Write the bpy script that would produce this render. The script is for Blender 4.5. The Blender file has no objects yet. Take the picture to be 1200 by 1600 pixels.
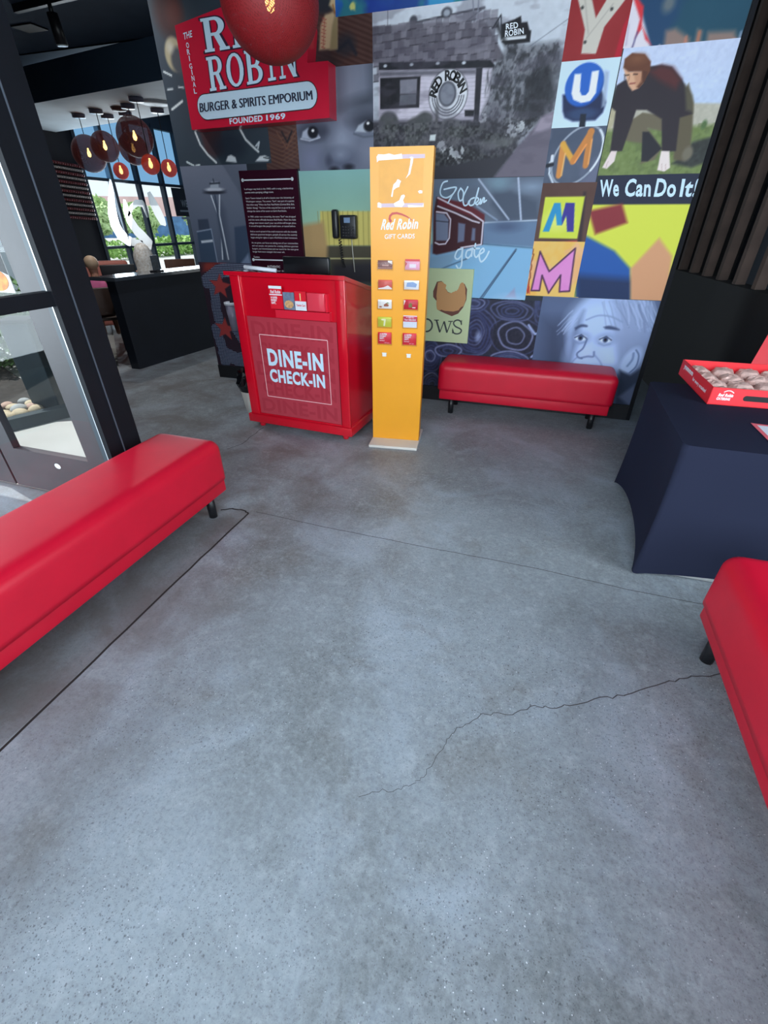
import bpy, bmesh, math, random
import numpy as np
from mathutils import Vector, Matrix

random.seed(4)
SC = bpy.context.scene
COL = SC.collection
PI = math.pi

# ---------------------------------------------------------------- camera
cd = bpy.data.cameras.new('camera'); cam = bpy.data.objects.new('camera', cd); COL.objects.link(cam)
cd.sensor_fit = 'HORIZONTAL'; cd.sensor_width = 36.0; cd.lens = 36.0 * 706.3 / 1200.0
cd.clip_start = 0.02; cd.clip_end = 300
cam.location = (0, 0, 1.5)
cam.rotation_euler = (math.radians(90 - 32.814), 0, math.radians(18.279))
SC.camera = cam

# ---------------------------------------------------------------- view, world, sun, daylight
SC.view_settings.view_transform = 'Standard'; SC.view_settings.look = 'None'
SC.view_settings.gamma = 1.0; SC.view_settings.use_curve_mapping = False
SC.view_settings.exposure = 0.0
W = bpy.data.worlds.new('sky'); SC.world = W; W.use_nodes = True
nt = W.node_tree; bg = nt.nodes['Background']
bg.inputs['Color'].default_value = (0.80, 0.91, 1.0, 1); bg.inputs['Strength'].default_value = 1.25

def lamp(name, kind, loc, rot, energy, color=(1, 1, 1), **kw):
    l = bpy.data.lights.new(name, kind); l.energy = energy; l.color = color
    for k, v in kw.items(): setattr(l, k, v)
    o = bpy.data.objects.new(name, l); o.location = loc; o.rotation_euler = rot; COL.objects.link(o); return o
def aim(d): return Vector(d).to_track_quat('-Z', 'Y').to_euler()
lamp('sun', 'SUN', (-20, 8, 30), aim((0.30, -0.08, -0.95)), 5.0, (1.0, 0.96, 0.9), angle=0.009)
# daylight coming in through the entrance glazing behind the camera and the side glazing
lamp('daylight_entrance', 'AREA', (0.1, -2.5, 1.95), aim((-0.05, 1, -0.04)), 430, (0.84, 0.93, 1.0), shape='RECTANGLE', size=4.4, size_y=2.5)
lamp('daylight_side', 'AREA', (-4.4, 0.15, 1.45), aim((1, 0.0, -0.1)), 165, (0.80, 0.92, 1.0), shape='RECTANGLE', size=2.6, size_y=2.0)
lamp('daylight_right', 'AREA', (2.9, 0.5, 1.6), aim((-1, 0.0, -0.16)), 130, (0.84, 0.93, 1.0), shape='RECTANGLE', size=2.6, size_y=2.0)
lamp('daylight_dining', 'AREA', (-9.7, 11.8, 1.9), aim((1, -0.25, 0.12)), 300, (0.80, 0.92, 1.0), shape='RECTANGLE', size=4.2, size_y=2.8)

# ---------------------------------------------------------------- materials
def s2l(c):
    out = []
    for v in c[:3]:
        v = v / 255.0
        out.append(v / 12.92 if v <= 0.04045 else ((v + 0.055) / 1.055) ** 2.4)
    return tuple(out)
MATS = {}
def mat(name, rgb, rough=0.5, metal=0.0, noise=0.0, scale=20, bump=0.0, bscale=200, coat=0.0, spec=0.5, emit=None, estr=0.0, sheen=0.0):
    m = bpy.data.materials.new(name); m.use_nodes = True; t = m.node_tree; b = t.nodes['Principled BSDF']
    lin = s2l(rgb)
    b.inputs['Roughness'].default_value = rough; b.inputs['Metallic'].default_value = metal
    b.inputs['Specular IOR Level'].default_value = spec; b.inputs['Coat Weight'].default_value = coat
    b.inputs['Sheen Weight'].default_value = sheen
    tc = t.nodes.new('ShaderNodeTexCoord')
    n = t.nodes.new('ShaderNodeTexNoise'); n.inputs['Scale'].default_value = scale; n.inputs['Detail'].default_value = 4
    t.links.new(tc.outputs['Object'], n.inputs['Vector'])
    r = t.nodes.new('ShaderNodeValToRGB')
    r.color_ramp.elements[0].position = 0.3; r.color_ramp.elements[1].position = 0.7
    a = 1 - noise; c = 1 + noise
    r.color_ramp.elements[0].color = (*[v * a for v in lin], 1); r.color_ramp.elements[1].color = (*[min(1, v * c) for v in lin], 1)
    t.links.new(n.outputs['Fac'], r.inputs['Fac']); t.links.new(r.outputs['Color'], b.inputs['Base Color'])
    if bump:
        n2 = t.nodes.new('ShaderNodeTexNoise'); n2.inputs['Scale'].default_value = bscale; n2.inputs['Detail'].default_value = 3
        t.links.new(tc.outputs['Object'], n2.inputs['Vector'])
        bp = t.nodes.new('ShaderNodeBump'); bp.inputs['Strength'].default_value = bump; bp.inputs['Distance'].default_value = 0.004
        t.links.new(n2.outputs['Fac'], bp.inputs['Height']); t.links.new(bp.outputs['Normal'], b.inputs['Normal'])
    if emit:
        b.inputs['Emission Color'].default_value = (*s2l(emit), 1); b.inputs['Emission Strength'].default_value = estr
    MATS[name] = m; return m
def glass(name, tint, refl=0.06, rough=0.02):
    m = bpy.data.materials.new(name); m.use_nodes = True; t = m.node_tree
    t.nodes.remove(t.nodes['Principled BSDF']); out = t.nodes['Material Output']
    tr = t.nodes.new('ShaderNodeBsdfTransparent'); tr.inputs['Color'].default_value = (*tint, 1)
    gl = t.nodes.new('ShaderNodeBsdfGlossy'); gl.inputs['Roughness'].default_value = rough
    mx = t.nodes.new('ShaderNodeMixShader'); mx.inputs['Fac'].default_value = refl
    t.links.new(tr.outputs[0], mx.inputs[1]); t.links.new(gl.outputs[0], mx.inputs[2]); t.links.new(mx.outputs[0], out.inputs['Surface'])
    return m
def globe_mat(name, rgb, opacity):
    m = bpy.data.materials.new(name); m.use_nodes = True; t = m.node_tree; b = t.nodes['Principled BSDF']; out = t.nodes['Material Output']
    b.inputs['Base Color'].default_value = (*s2l(rgb), 1); b.inputs['Roughness'].default_value = 0.6
    tc = t.nodes.new('ShaderNodeTexCoord')
    acc = None
    for rot in ((0.5, 0.3, 0), (1.9, 0.8, 1.1), (0.2, 2.2, 2.0)):
        mp = t.nodes.new('ShaderNodeMapping'); mp.inputs['Rotation'].default_value = rot
        t.links.new(tc.outputs['Generated'], mp.inputs['Vector'])
        w = t.nodes.new('ShaderNodeTexWave'); w.inputs['Scale'].default_value = 22; w.inputs['Distortion'].default_value = 3
        w.inputs['Detail'].default_value = 1
        t.links.new(mp.outputs['Vector'], w.inputs['Vector'])
        if acc is None: acc = w.outputs['Fac']
        else:
            mm = t.nodes.new('ShaderNodeMath'); mm.operation = 'MAXIMUM'
            t.links.new(acc, mm.inputs[0]); t.links.new(w.outputs['Fac'], mm.inputs[1]); acc = mm.outputs[0]
    mr = t.nodes.new('ShaderNodeMapRange'); mr.inputs['From Min'].default_value = 0.45; mr.inputs['From Max'].default_value = 0.95
    mr.inputs['To Min'].default_value = opacity - 0.25; mr.inputs['To Max'].default_value = min(1, opacity + 0.2)
    t.links.new(acc, mr.inputs['Value'])
    tr = t.nodes.new('ShaderNodeBsdfTransparent'); mx = t.nodes.new('ShaderNodeMixShader')
    t.links.new(mr.outputs[0], mx.inputs['Fac']); t.links.new(tr.outputs[0], mx.inputs[1]); t.links.new(b.outputs[0], mx.inputs[2])
    t.links.new(mx.outputs[0], out.inputs['Surface'])
    return m

M_RED = mat('red_vinyl', (205, 10, 46), 0.42, noise=0.05, scale=6, bump=0.05, bscale=350)
M_REDP = mat('red_paint', (205, 14, 38), 0.2, noise=0.03, scale=5, coat=0.5)
M_BLACKM = mat('black_metal', (24, 24, 28), 0.4, noise=0.1)
M_BLACK = mat('black_wall_paint', (9, 9, 12), 0.8, noise=0.1, scale=4)
M_NAVY = mat('dark_bronze_frame', (13, 17, 25), 0.7, spec=0.25, noise=0.12, scale=6)
M_ALU = mat('grey_door_aluminium', (66, 63, 67), 0.5, 0.1, noise=0.08, scale=8)
M_SILVER = mat('bright_metal_edge', (215, 220, 226), 0.3, 0.4)
M_WHITE = mat('white_plastic', (232, 232, 232), 0.4)
M_PAPER = mat('white_paper', (225, 228, 238), 0.7)
M_CEIL = mat('dark_ceiling_paint', (58, 76, 96), 0.85, noise=0.1, scale=3)  # lifted towards blue so the flare haze sits in the colour
M_CLOUD = mat('white_ceiling_paint', (215, 222, 226), 0.8, noise=0.08, scale=2)
M_INK = mat('black_ink', (18, 20, 26), 0.6)
M_LET = mat('white_lettering', (236, 242, 250), 0.5)
M_LETB = mat('pale_blue_lettering', (205, 232, 250), 0.5)
M_REDCARD = mat('red_card', (224, 26, 48), 0.4)
M_PINK = mat('pink_card', (245, 170, 190), 0.4)

# ---------------------------------------------------------------- mesh helpers
class MB:
    def __init__(s): s.v = []; s.f = []; s.sm = []
    def add(s, vs, fs, smooth=False):
        o = len(s.v); s.v += [tuple(map(float, p)) for p in vs]; s.f += [tuple(i + o for i in f) for f in fs]; s.sm += [smooth] * len(fs); return s
    def box(s, x0, x1, y0, y1, z0, z1):
        return s.add([(x0, y0, z0), (x1, y0, z0), (x1, y1, z0), (x0, y1, z0), (x0, y0, z1), (x1, y0, z1), (x1, y1, z1), (x0, y1, z1)],
                     [(0, 3, 2, 1), (4, 5, 6, 7), (0, 1, 5, 4), (1, 2, 6, 5), (2, 3, 7, 6), (3, 0, 4, 7)])
    def rbox(s, x0, x1, y0, y1, z0, z1, r=0.01, seg=3):
        b = bmesh.new(); bmesh.ops.create_cube(b, size=1)
        for v in b.verts: v.co = Vector(((x0 + x1) / 2 + v.co.x * (x1 - x0), (y0 + y1) / 2 + v.co.y * (y1 - y0), (z0 + z1) / 2 + v.co.z * (z1 - z0)))
        bmesh.ops.bevel(b, geom=list(b.edges), offset=r, segments=seg, profile=0.5, affect='EDGES')
        b.verts.index_update()
        s.add([v.co[:] for v in b.verts], [[v.index for v in f.verts] for f in b.faces], True); b.free(); return s
    def cyl(s, p0, p1, r0, r1=None, n=16, caps=True):
        r1 = r0 if r1 is None else r1
        p0, p1 = Vector(p0), Vector(p1); d = (p1 - p0).normalized(); a = d.orthogonal().normalized(); b = d.cross(a)
        vs = []
        for p, r in ((p0, r0), (p1, r1)):
            for i in range(n):
                t = 2 * PI * i / n; vs.append(p + (a * math.cos(t) + b * math.sin(t)) * r)
        s.add(vs, [(i, (i + 1) % n, n + (i + 1) % n, n + i) for i in range(n)], True)
        if caps: s.add(vs, [tuple(reversed(range(n))), tuple(range(n, 2 * n))])
        return s
    def tube(s, pts, r, n=8):
        pts = [Vector(p) for p in pts]; vs = []; fs = []; a = None
        for i, p in enumerate(pts):
            d = (pts[min(i + 1, len(pts) - 1)] - pts[max(i - 1, 0)]).normalized()
            if a is None: a = d.orthogonal().normalized()
            a = (a - d * a.dot(d)).normalized(); b = d.cross(a)
            for k in range(n):
                t = 2 * PI * k / n; vs.append(p + (a * math.cos(t) + b * math.sin(t)) * r)
        for i in range(len(pts) - 1):
            for k in range(n): fs.append((i * n + k, i * n + (k + 1) % n, (i + 1) * n + (k + 1) % n, (i + 1) * n + k))
        fs += [tuple(reversed(range(n))), tuple(range((len(pts) - 1) * n, len(pts) * n))]
        return s.add(vs, fs, True)
    def lathe(s, prof, c=(0, 0, 0), n=28):
        vs = []; fs = []
        for r, z in prof:
            for i in range(n):
                t = 2 * PI * i / n; vs.append((c[0] + r * math.cos(t), c[1] + r * math.sin(t), c[2] + z))
        for j in range(len(prof) - 1):
            for i in range(n): fs.append((j * n + i, j * n + (i + 1) % n, (j + 1) * n + (i + 1) % n, (j + 1) * n + i))
        return s.add(vs, fs, True)
    def ball(s, c, r, n=20, m=12, sq=(1, 1, 1)):
        prof = [(math.sin(PI * j / m), -math.cos(PI * j / m)) for j in range(m + 1)]
        vs = []; fs = []
        for pr, pz in prof:
            for i in range(n):
                t = 2 * PI * i / n; vs.append((c[0] + r * sq[0] * pr * math.cos(t), c[1] + r * sq[1] * pr * math.sin(t), c[2] + r * sq[2] * pz))
        for j in range(m):
            for i in range(n): fs.append((j * n + i, j * n + (i + 1) % n, (j + 1) * n + (i + 1) % n, (j + 1) * n + i))
        return s.add(vs, fs, True)
    def prism(s, poly, f0, f1):
        n = len(poly); vs = [f0(*p) for p in poly] + [f1(*p) for p in poly]
        return s.add(vs, [tuple(range(n)), tuple(reversed(range(n, 2 * n)))] + [(i, n + i, n + (i + 1) % n, (i + 1) % n) for i in range(n)])
    def face(s, pts): return s.add(pts, [tuple(range(len(pts)))])
    def strip(s, pts, w, f):
        P = [Vector((p[0], p[1])) for p in pts]; L = []; R = []
        for i, p in enumerate(P):
            d = (P[min(i + 1, len(P) - 1)] - P[max(i - 1, 0)]); d = d.normalized() if d.length > 1e-9 else Vector((1, 0)); nn = Vector((-d.y, d.x))
            ww = w[i] if isinstance(w, (list, tuple)) else w
            L.append(p + nn * ww / 2); R.append(p - nn * ww / 2)
        vs = [f(*p) for p in L] + [f(*p) for p in R]; n = len(P)
        return s.add(vs, [(i, n + i, n + i + 1, i + 1) for i in range(n - 1)])

def stroke(mb, pts, w, f):   # rounded pen stroke out of discs and short bars, each a hair nearer
    k = 0; P = [Vector((p[0], p[1])) for p in pts]
    def put(L):
        nonlocal k; k += 1; mb.face([(q[0], q[1] - k * 1e-5, q[2]) for q in (f(*p) for p in L)])
    for i, p in enumerate(P):
        put([(p.x + w / 2 * math.cos(a * PI / 6), p.y + w / 2 * math.sin(a * PI / 6)) for a in range(12)])
        if i + 1 < len(P) and (P[i + 1] - p).length > 1e-6:
            d = (P[i + 1] - p).normalized(); n = Vector((-d.y, d.x)) * w / 2; put([p + n, P[i + 1] + n, P[i + 1] - n, p - n])
    return mb
def obj(name, mb, m, parent=None, recalc=True):
    me = bpy.data.meshes.new(name)
    if isinstance(mb, MB):
        me.from_pydata(mb.v, [], mb.f)
        me.polygons.foreach_set('use_smooth', mb.sm)
        if recalc:
            b = bmesh.new(); b.from_mesh(me); bmesh.ops.remove_doubles(b, verts=b.verts, dist=1e-6)
            bmesh.ops.recalc_face_normals(b, faces=b.faces); b.to_mesh(me); b.free()
    else: me = mb
    if m is not None:
        me.materials.clear(); me.materials.append(m)
    o = bpy.data.objects.new(name, me); COL.objects.link(o)
    if parent is not None: o.parent = parent
    return o
def tag(o, label=None, cat=None, group=None, kind=None):
    if label: o['label'] = label
    if cat: o['category'] = cat
    if group: o['group'] = group
    if kind: o['kind'] = kind
    return o
def thing(name, label, cat, loc=(0, 0, 0), rz=0.0, group=None):
    o = bpy.data.objects.new(name, None); o.empty_display_size = 0.1; COL.objects.link(o)
    o.location = loc; o.rotation_euler = (0, 0, rz); return tag(o, label, cat, group)
def struct(name, mb, m): return tag(obj(name, mb, m), kind='structure')
def copy_tree(o, parent=None):
    c = o.copy(); COL.objects.link(c); c.parent = parent
    for ch in list(o.children): copy_tree(ch, c)
    return c

# text as a mesh: f maps flat (u, v) to 3D; box = (u0, v0, u1, v1) that the lettering fills
def text_flat(s, bold=0.0, shear=0.0):
    cu = bpy.data.curves.new('t', 'FONT'); cu.body = s; cu.size = 1.0; cu.offset = bold; cu.shear = shear; cu.resolution_u = 3; cu.space_character = 1 + max(0, bold) * 2.6
    o = bpy.data.objects.new('t', cu); COL.objects.link(o)
    dg = bpy.context.evaluated_depsgraph_get(); dg.update()
    me = bpy.data.meshes.new_from_object(o.evaluated_get(dg))
    vs = np.array([v.co[:2] for v in me.vertices]); fs = [tuple(p.vertices) for p in me.polygons]
    bpy.data.objects.remove(o); bpy.data.curves.remove(cu); bpy.data.meshes.remove(me)
    return vs, fs
def text_into(mb, s, box, f, bold=0.0, shear=0.0):
    vs, fs = text_flat(s, bold, shear); lo = vs.min(0); hi = vs.max(0)
    u = box[0] + (vs[:, 0] - lo[0]) / max(hi[0] - lo[0], 1e-6) * (box[2] - box[0])
    v = box[1] + (vs[:, 1] - lo[1]) / max(hi[1] - lo[1], 1e-6) * (box[3] - box[1])
    return mb.add([f(a, b) for a, b in zip(u, v)], fs)
def text_quad(mb, s, q, f, bold=0.0, shear=0.0):   # q = bl, br, tr, tl corners
    q = [np.array(p) for p in q]
    def g(a, b): p = q[0] * (1 - a) * (1 - b) + q[1] * a * (1 - b) + q[2] * a * b + q[3] * (1 - a) * b; return f(p[0], p[1])
    return text_into(mb, s, (0, 0, 1, 1), g, bold, shear)
# slab letters out of strokes
def slab(mb, ch, x0, y0, w, h, f, t=0.2, serif=True):
    cnt = [0]
    def q(*pts):
        cnt[0] += 1; mb.face([(p_[0], p_[1] - cnt[0] * 2e-5, p_[2]) for p_ in (f(x0 + a * w, y0 + b * h) for a, b in pts)])
    def bar(x, y0_, y1_, tt=None): tt = tt or t * 1.15; q((x, y0_), (x + tt, y0_), (x + tt, y1_), (x, y1_))
    def hb(xa, xb, y, tt=0.09): q((xa, y), (xb, y), (xb, y + tt), (xa, y + tt))
    def ring(cx, cy, rx, ry, a0, a1, tx, ty):
        n = 18; A = [a0 + (a1 - a0) * i / n for i in range(n + 1)]
        for i in range(n):
            a, b = A[i], A[i + 1]
            q((cx + rx * math.cos(a), cy + ry * math.sin(a)), (cx + rx * math.cos(b), cy + ry * math.sin(b)),
              (cx + (rx - tx) * math.cos(b), cy + (ry - ty) * math.sin(b)), (cx + (rx - tx) * math.cos(a), cy + (ry - ty) * math.sin(a)))
    def line(a, b, tt): q((a[0], a[1]), (a[0] + tt, a[1]), (b[0] + tt, b[1]), (b[0], b[1]))
    T = t * 1.15
    if ch in 'RPBDE': bar(0.1, 0, 1)
    if ch == 'R':
        hb(0, .4, 0); hb(0, .5, .91); hb(.3, .55, .46); ring(.5, .73, .38, .27, -PI / 2, PI / 2, T, .09); line((.42, .5), (.68, 0), T); hb(.6, 1.0, 0)
    if ch == 'E':
        hb(0, .88, 0); hb(0, .85, .91); hb(.3, .65, .46); bar(.78, 0, .28, .1); bar(.75, .72, 1, .1); bar(.58, .36, .64, .1)
    if ch == 'D':
        hb(0, .5, 0); hb(0, .5, .91); ring(.45, .5, .5, .5, -PI / 2, PI / 2, T, .09)
    if ch == 'O': ring(.5, .5, .5, .5, 0, 2 * PI, T, .09)
    if ch == 'B':
        hb(0, .5, 0); hb(0, .5, .91); hb(.3, .55, .48); ring(.5, .74, .36, .26, -PI / 2, PI / 2, T, .09); ring(.5, .28, .44, .28, -PI / 2, PI / 2, T, .09)
    if ch == 'I': bar(.5 - T / 2, 0, 1); hb(.15, .85, 0); hb(.15, .85, .91)
    if ch == 'N':
        bar(.12, 0, 1, .1); bar(.8, 0, 1, .1); line((.74, 0), (.06, 1), T); hb(0, .34, 0); hb(.66, 1.02, .91); hb(0, .25, .91)
    if ch == 'W':
        line((.26, 0), (.1, 1), t); line((.26, 0), (.46, .85), t * .6); line((.66, 0), (.46, .85), t); line((.66, 0), (.86, 1), t * .6); hb(0, .38, .95, .05); hb(.74, 1.05, .95, .05)
    return mb

# ---------------------------------------------------------------- painted print: a fine mesh grid whose colours are computed here
def vnoise(x, y, sc, seed):
    def h(i, j):
        n = np.sin(i * 127.1 + j * 311.7 + seed * 74.7) * 43758.5453; return n - np.floor(n)
    X = x * sc; Y = y * sc; i = np.floor(X); j = np.floor(Y); u = X - i; v = Y - j; u = u * u * (3 - 2 * u); v = v * v * (3 - 2 * v)
    return (h(i, j) * (1 - u) + h(i + 1, j) * u) * (1 - v) + (h(i, j + 1) * (1 - u) + h(i + 1, j + 1) * u) * v
def fbm(x, y, sc, seed, o=4):
    a = 0; w = .5
    for k in range(o): a = a + w * vnoise(x, y, sc * 2 ** k, seed + k); w *= .5
    return a / (1 - .5 ** o)
PK = (.0058, .0058)
class Print:
    def __init__(s, x0, x1, z0, z1, col, step=0.006):
        s.nx = max(2, int(round((x1 - x0) / step)) + 1); s.nz = max(2, int(round((z1 - z0) / step)) + 1); s.r = (x0, x1, z0, z1)
        s.X, s.Z = np.meshgrid(np.linspace(x0, x1, s.nx), np.linspace(z0, z1, s.nz)); s.c = np.empty((s.nz, s.nx, 3)); s.c[:] = col; s.kx, s.kz = PK; s.k = (PK[0] * PK[1]) ** .5
    def blend(s, a, col):
        a = np.clip(a, 0, 1)[..., None]; s.c = s.c * (1 - a) + np.array(col, float) * a; return s
    def sd(s, pts):
        P = np.array(pts, float); d = np.full(s.X.shape, 1e9); ins = np.zeros(s.X.shape, bool); n = len(P)
        for i in range(n):
            ax, az = P[i]; bx, bz = P[(i + 1) % n]; ex, ez = bx - ax, bz - az; L = ex * ex + ez * ez + 1e-12
            t = np.clip(((s.X - ax) * ex + (s.Z - az) * ez) / L, 0, 1); d = np.minimum(d, np.hypot(s.X - ax - t * ex, s.Z - az - t * ez))
            c = ((az > s.Z) != (bz > s.Z)) & (s.X < ex * (s.Z - az) / (ez if abs(ez) > 1e-12 else 1e-12) + ax); ins ^= c
        return np.where(ins, -d, d)
    def poly(s, pts, col, f=1.0, a=1.0): return s.blend(a * np.clip(.5 - s.sd(pts) / (f * s.k * 2), 0, 1), col)
    def line(s, pts, w, col, f=.6, a=1.0):
        d = np.full(s.X.shape, 1e9)
        for (ax, az), (bx, bz) in zip(pts[:-1], pts[1:]):
            ex, ez = bx - ax, bz - az; L = ex * ex + ez * ez + 1e-12
            t = np.clip(((s.X - ax) * ex + (s.Z - az) * ez) / L, 0, 1); d = np.minimum(d, np.hypot(s.X - ax - t * ex, s.Z - az - t * ez))
        return s.blend(a * np.clip(.5 - (d - w * s.k / 2) / (f * s.k * 2), 0, 1), col)
    def ell(s, p, rx, rz, col, f=1.0, a=1.0, rot=0.0):   # radii in picture units
        c, q = math.cos(rot), math.sin(rot); dx = s.X - p[0]; dz = s.Z - p[1]; u = dx * c + dz * q; v = -dx * q + dz * c
        k = np.hypot(u / (rx * s.kx), v / (rz * s.kz)); d = (k - 1) * min(rx * s.kx, rz * s.kz)
        return s.blend(a * np.clip(.5 - d / (f * s.k * 2), 0, 1), col)
    def noise(s, sc, amt, seed=1, o=4, sx=1, sz=1):
        n = (fbm(s.X * sx + 17, s.Z * sz + 31, sc, seed, o) - .5) * 2 * amt; s.c = s.c + n[..., None]; return s
    def tint(s, sc, seed, col, lo=.5, hi=.6, a=1.0, sx=1, sz=1):
        n = fbm(s.X * sx + 17, s.Z * sz + 31, sc, seed); return s.blend(a * np.clip((n - lo) / (hi - lo), 0, 1), col)
    def vgrad(s, bot, top):
        t = ((s.Z - s.r[2]) / (s.r[3] - s.r[2]))[..., None]; s.c = np.array(bot, float) * (1 - t) + np.array(top, float) * t; return s
    def build(s, name, y, parent, label=None, f=None):
        me = bpy.data.meshes.new(name); n = s.nx * s.nz
        co = np.empty((n, 3)); X = s.X.ravel(); Z = s.Z.ravel()
        if f is None: co[:, 0] = X; co[:, 1] = y; co[:, 2] = Z
        else:
            for i in range(n): co[i] = f(X[i], Z[i])
        i = np.arange(s.nz - 1)[:, None] * s.nx + np.arange(s.nx - 1)[None, :]; i = i.ravel()
        q = np.stack([i, i + 1, i + s.nx + 1, i + s.nx], 1)
        me.vertices.add(n); me.vertices.foreach_set('co', co.ravel()); me.loops.add(q.size); me.loops.foreach_set('vertex_index', q.ravel())
        me.polygons.add(len(q)); me.polygons.foreach_set('loop_start', np.arange(len(q)) * 4); me.update(calc_edges=True)
        c = np.clip(s.c.reshape(n, 3) / 255.0, 0, 1); lin = np.where(c <= .04045, c / 12.92, ((c + .055) / 1.055) ** 2.4) * PRINT_GAIN
        at = me.color_attributes.new('print', 'FLOAT_COLOR', 'POINT'); at.data.foreach_set('color', np.concatenate([np.clip(lin, 0, .88), np.ones((n, 1))], 1).astype(np.float32).ravel())
        o = obj(name, me, M_PRINT, parent)
        if label: o['label'] = label
        return o
PRINT_GAIN = 1.15
M_PRINT = bpy.data.materials.new('printed_wall_paper'); M_PRINT.use_nodes = True
_t = M_PRINT.node_tree; _a = _t.nodes.new('ShaderNodeAttribute'); _a.attribute_name = 'print'
_t.links.new(_a.outputs['Color'], _t.nodes['Principled BSDF'].inputs['Base Color']); _t.nodes['Principled BSDF'].inputs['Roughness'].default_value = 0.55
_t.nodes['Principled BSDF'].inputs['Specular IOR Level'].default_value = 0.25

# ================================================================ SETTING
YW = 4.34
# ---- floor
def floor_material():
    m = bpy.data.materials.new('polished_concrete'); m.use_nodes = True; t = m.node_tree; b = t.nodes['Principled BSDF']
    tc = t.nodes.new('ShaderNodeTexCoord')
    def N(sc, det, rough=.6, dist=0.0, off=(0, 0, 0), scl=(1, 1, 1)):
        mp = t.nodes.new('ShaderNodeMapping'); mp.inputs['Location'].default_value = off; mp.inputs['Scale'].default_value = scl
        t.links.new(tc.outputs['Object'], mp.inputs['Vector'])
        n = t.nodes.new('ShaderNodeTexNoise'); n.inputs['Scale'].default_value = sc; n.inputs['Detail'].default_value = det
        n.inputs['Roughness'].default_value = rough; n.inputs['Distortion'].default_value = dist
        t.links.new(mp.outputs['Vector'], n.inputs['Vector']); return n.outputs['Fac']
    def ramp(v, a, b_):
        r = t.nodes.new('ShaderNodeMapRange'); r.inputs['From Min'].default_value = a; r.inputs['From Max'].default_value = b_
        t.links.new(v, r.inputs['Value']); return r.outputs[0]
    def mix(fac, A, B, k=1.0):
        mx = t.nodes.new('ShaderNodeMix'); mx.data_type = 'RGBA'
        if k != 1.0:
            mu = t.nodes.new('ShaderNodeMath'); mu.operation = 'MULTIPLY'; mu.inputs[1].default_value = k; t.links.new(fac, mu.inputs[0]); fac = mu.outputs[0]
        t.links.new(fac, mx.inputs['Factor'])
        for sk, c in ((6, A), (7, B)):
            if isinstance(c, tuple): mx.inputs[sk].default_value = (*s2l(c), 1)
            else: t.links.new(c, mx.inputs[sk])
        return mx.outputs[2]
    base = mix(ramp(N(0.9, 5, .62, .6), .36, .64), (114, 119, 122), (155, 166, 176))
    base = mix(ramp(N(1.7, 6, .65, .8, (5, 2, 0)), .50, .66), base, (172, 186, 202), .6)
    base = mix(ramp(N(2.6, 5, .6, .4, (9, 4, 0)), .56, .72), base, (112, 108, 103), .6)
    base = mix(ramp(N(46, 6, .8), .38, .68), base, (176, 184, 190), .5)
    base = mix(ramp(N(75, 5, .8, 0, (3, 3, 0)), .5, .72), base, (92, 94, 98), .55)
    base = mix(ramp(N(14, 5, .75, .3, (2, 8, 0)), .52, .68), base, (184, 192, 200), .4)
    # aggregate showing through, denser in worn patches
    dens = ramp(N(1.3, 3, .5, .3, (3, 7, 0)), .30, .58)
    for sc, th, col, off, k in ((95, .14, (58, 58, 64), (0, 0, 0), .6), (160, .15, (70, 68, 72), (4, 1, 0), .6), (260, .17, (64, 64, 70), (2, 6, 0), .6), (100, .08, (236, 240, 246), (7, 3, 0), .9)):
        mp = t.nodes.new('ShaderNodeMapping'); mp.inputs['Location'].default_value = off; t.links.new(tc.outputs['Object'], mp.inputs['Vector'])
        wn = t.nodes.new('ShaderNodeTexNoise'); wn.inputs['Scale'].default_value = sc * .9; t.links.new(mp.outputs['Vector'], wn.inputs['Vector'])
        ws = t.nodes.new('ShaderNodeVectorMath'); ws.operation = 'SCALE'; ws.inputs['Scale'].default_value = .9 / sc; t.links.new(wn.outputs['Color'], ws.inputs[0])
        wa = t.nodes.new('ShaderNodeVectorMath'); wa.operation = 'ADD'; t.links.new(mp.outputs['Vector'], wa.inputs[0]); t.links.new(ws.outputs[0], wa.inputs[1])
        vo = t.nodes.new('ShaderNodeTexVoronoi'); vo.inputs['Scale'].default_value = sc; t.links.new(wa.outputs[0], vo.inputs['Vector'])
        sp = t.nodes.new('ShaderNodeSeparateColor'); t.links.new(vo.outputs['Color'], sp.inputs[0])
        pick = ramp(sp.outputs[0], .78, .82)
        dot = ramp(vo.outputs['Distance'], th * 2.2, th * 1.4)
        mu = t.nodes.new('ShaderNodeMath'); mu.operation = 'MULTIPLY'; t.links.new(pick, mu.inputs[0]); t.links.new(dot, mu.inputs[1])
        mu2 = t.nodes.new('ShaderNodeMath'); mu2.operation = 'MULTIPLY'; t.links.new(mu.outputs[0], mu2.inputs[0]); t.links.new(dens, mu2.inputs[1])
        base = mix(mu2.outputs[0], base, col, k)
    # the older, browner slab left of the long joint, and the stained strip beside it
    sx = t.nodes.new('ShaderNodeSeparateXYZ'); t.links.new(tc.outputs['Object'], sx.inputs[0])
    left = ramp(sx.outputs[0], -1.498, -1.506); near = ramp(sx.outputs[1], 1.98, 1.94)
    mu = t.nodes.new('ShaderNodeMath'); mu.operation = 'MULTIPLY'; t.links.new(left, mu.inputs[0]); t.links.new(near, mu.inputs[1])
    base = mix(mu.outputs[0], base, (84, 79, 77), .42)
    st = ramp(sx.outputs[0], -.75, -1.45); sn = ramp(N(2.2, 5, .65, .5, (1, 5, 0)), .42, .62); mu = t.nodes.new('ShaderNodeMath'); mu.operation = 'MULTIPLY'; t.links.new(st, mu.inputs[0]); t.links.new(sn, mu.inputs[1])
    base = mix(mu.outputs[0], base, (96, 88, 84), .6)
    t.links.new(base, b.inputs['Base Color'])
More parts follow.
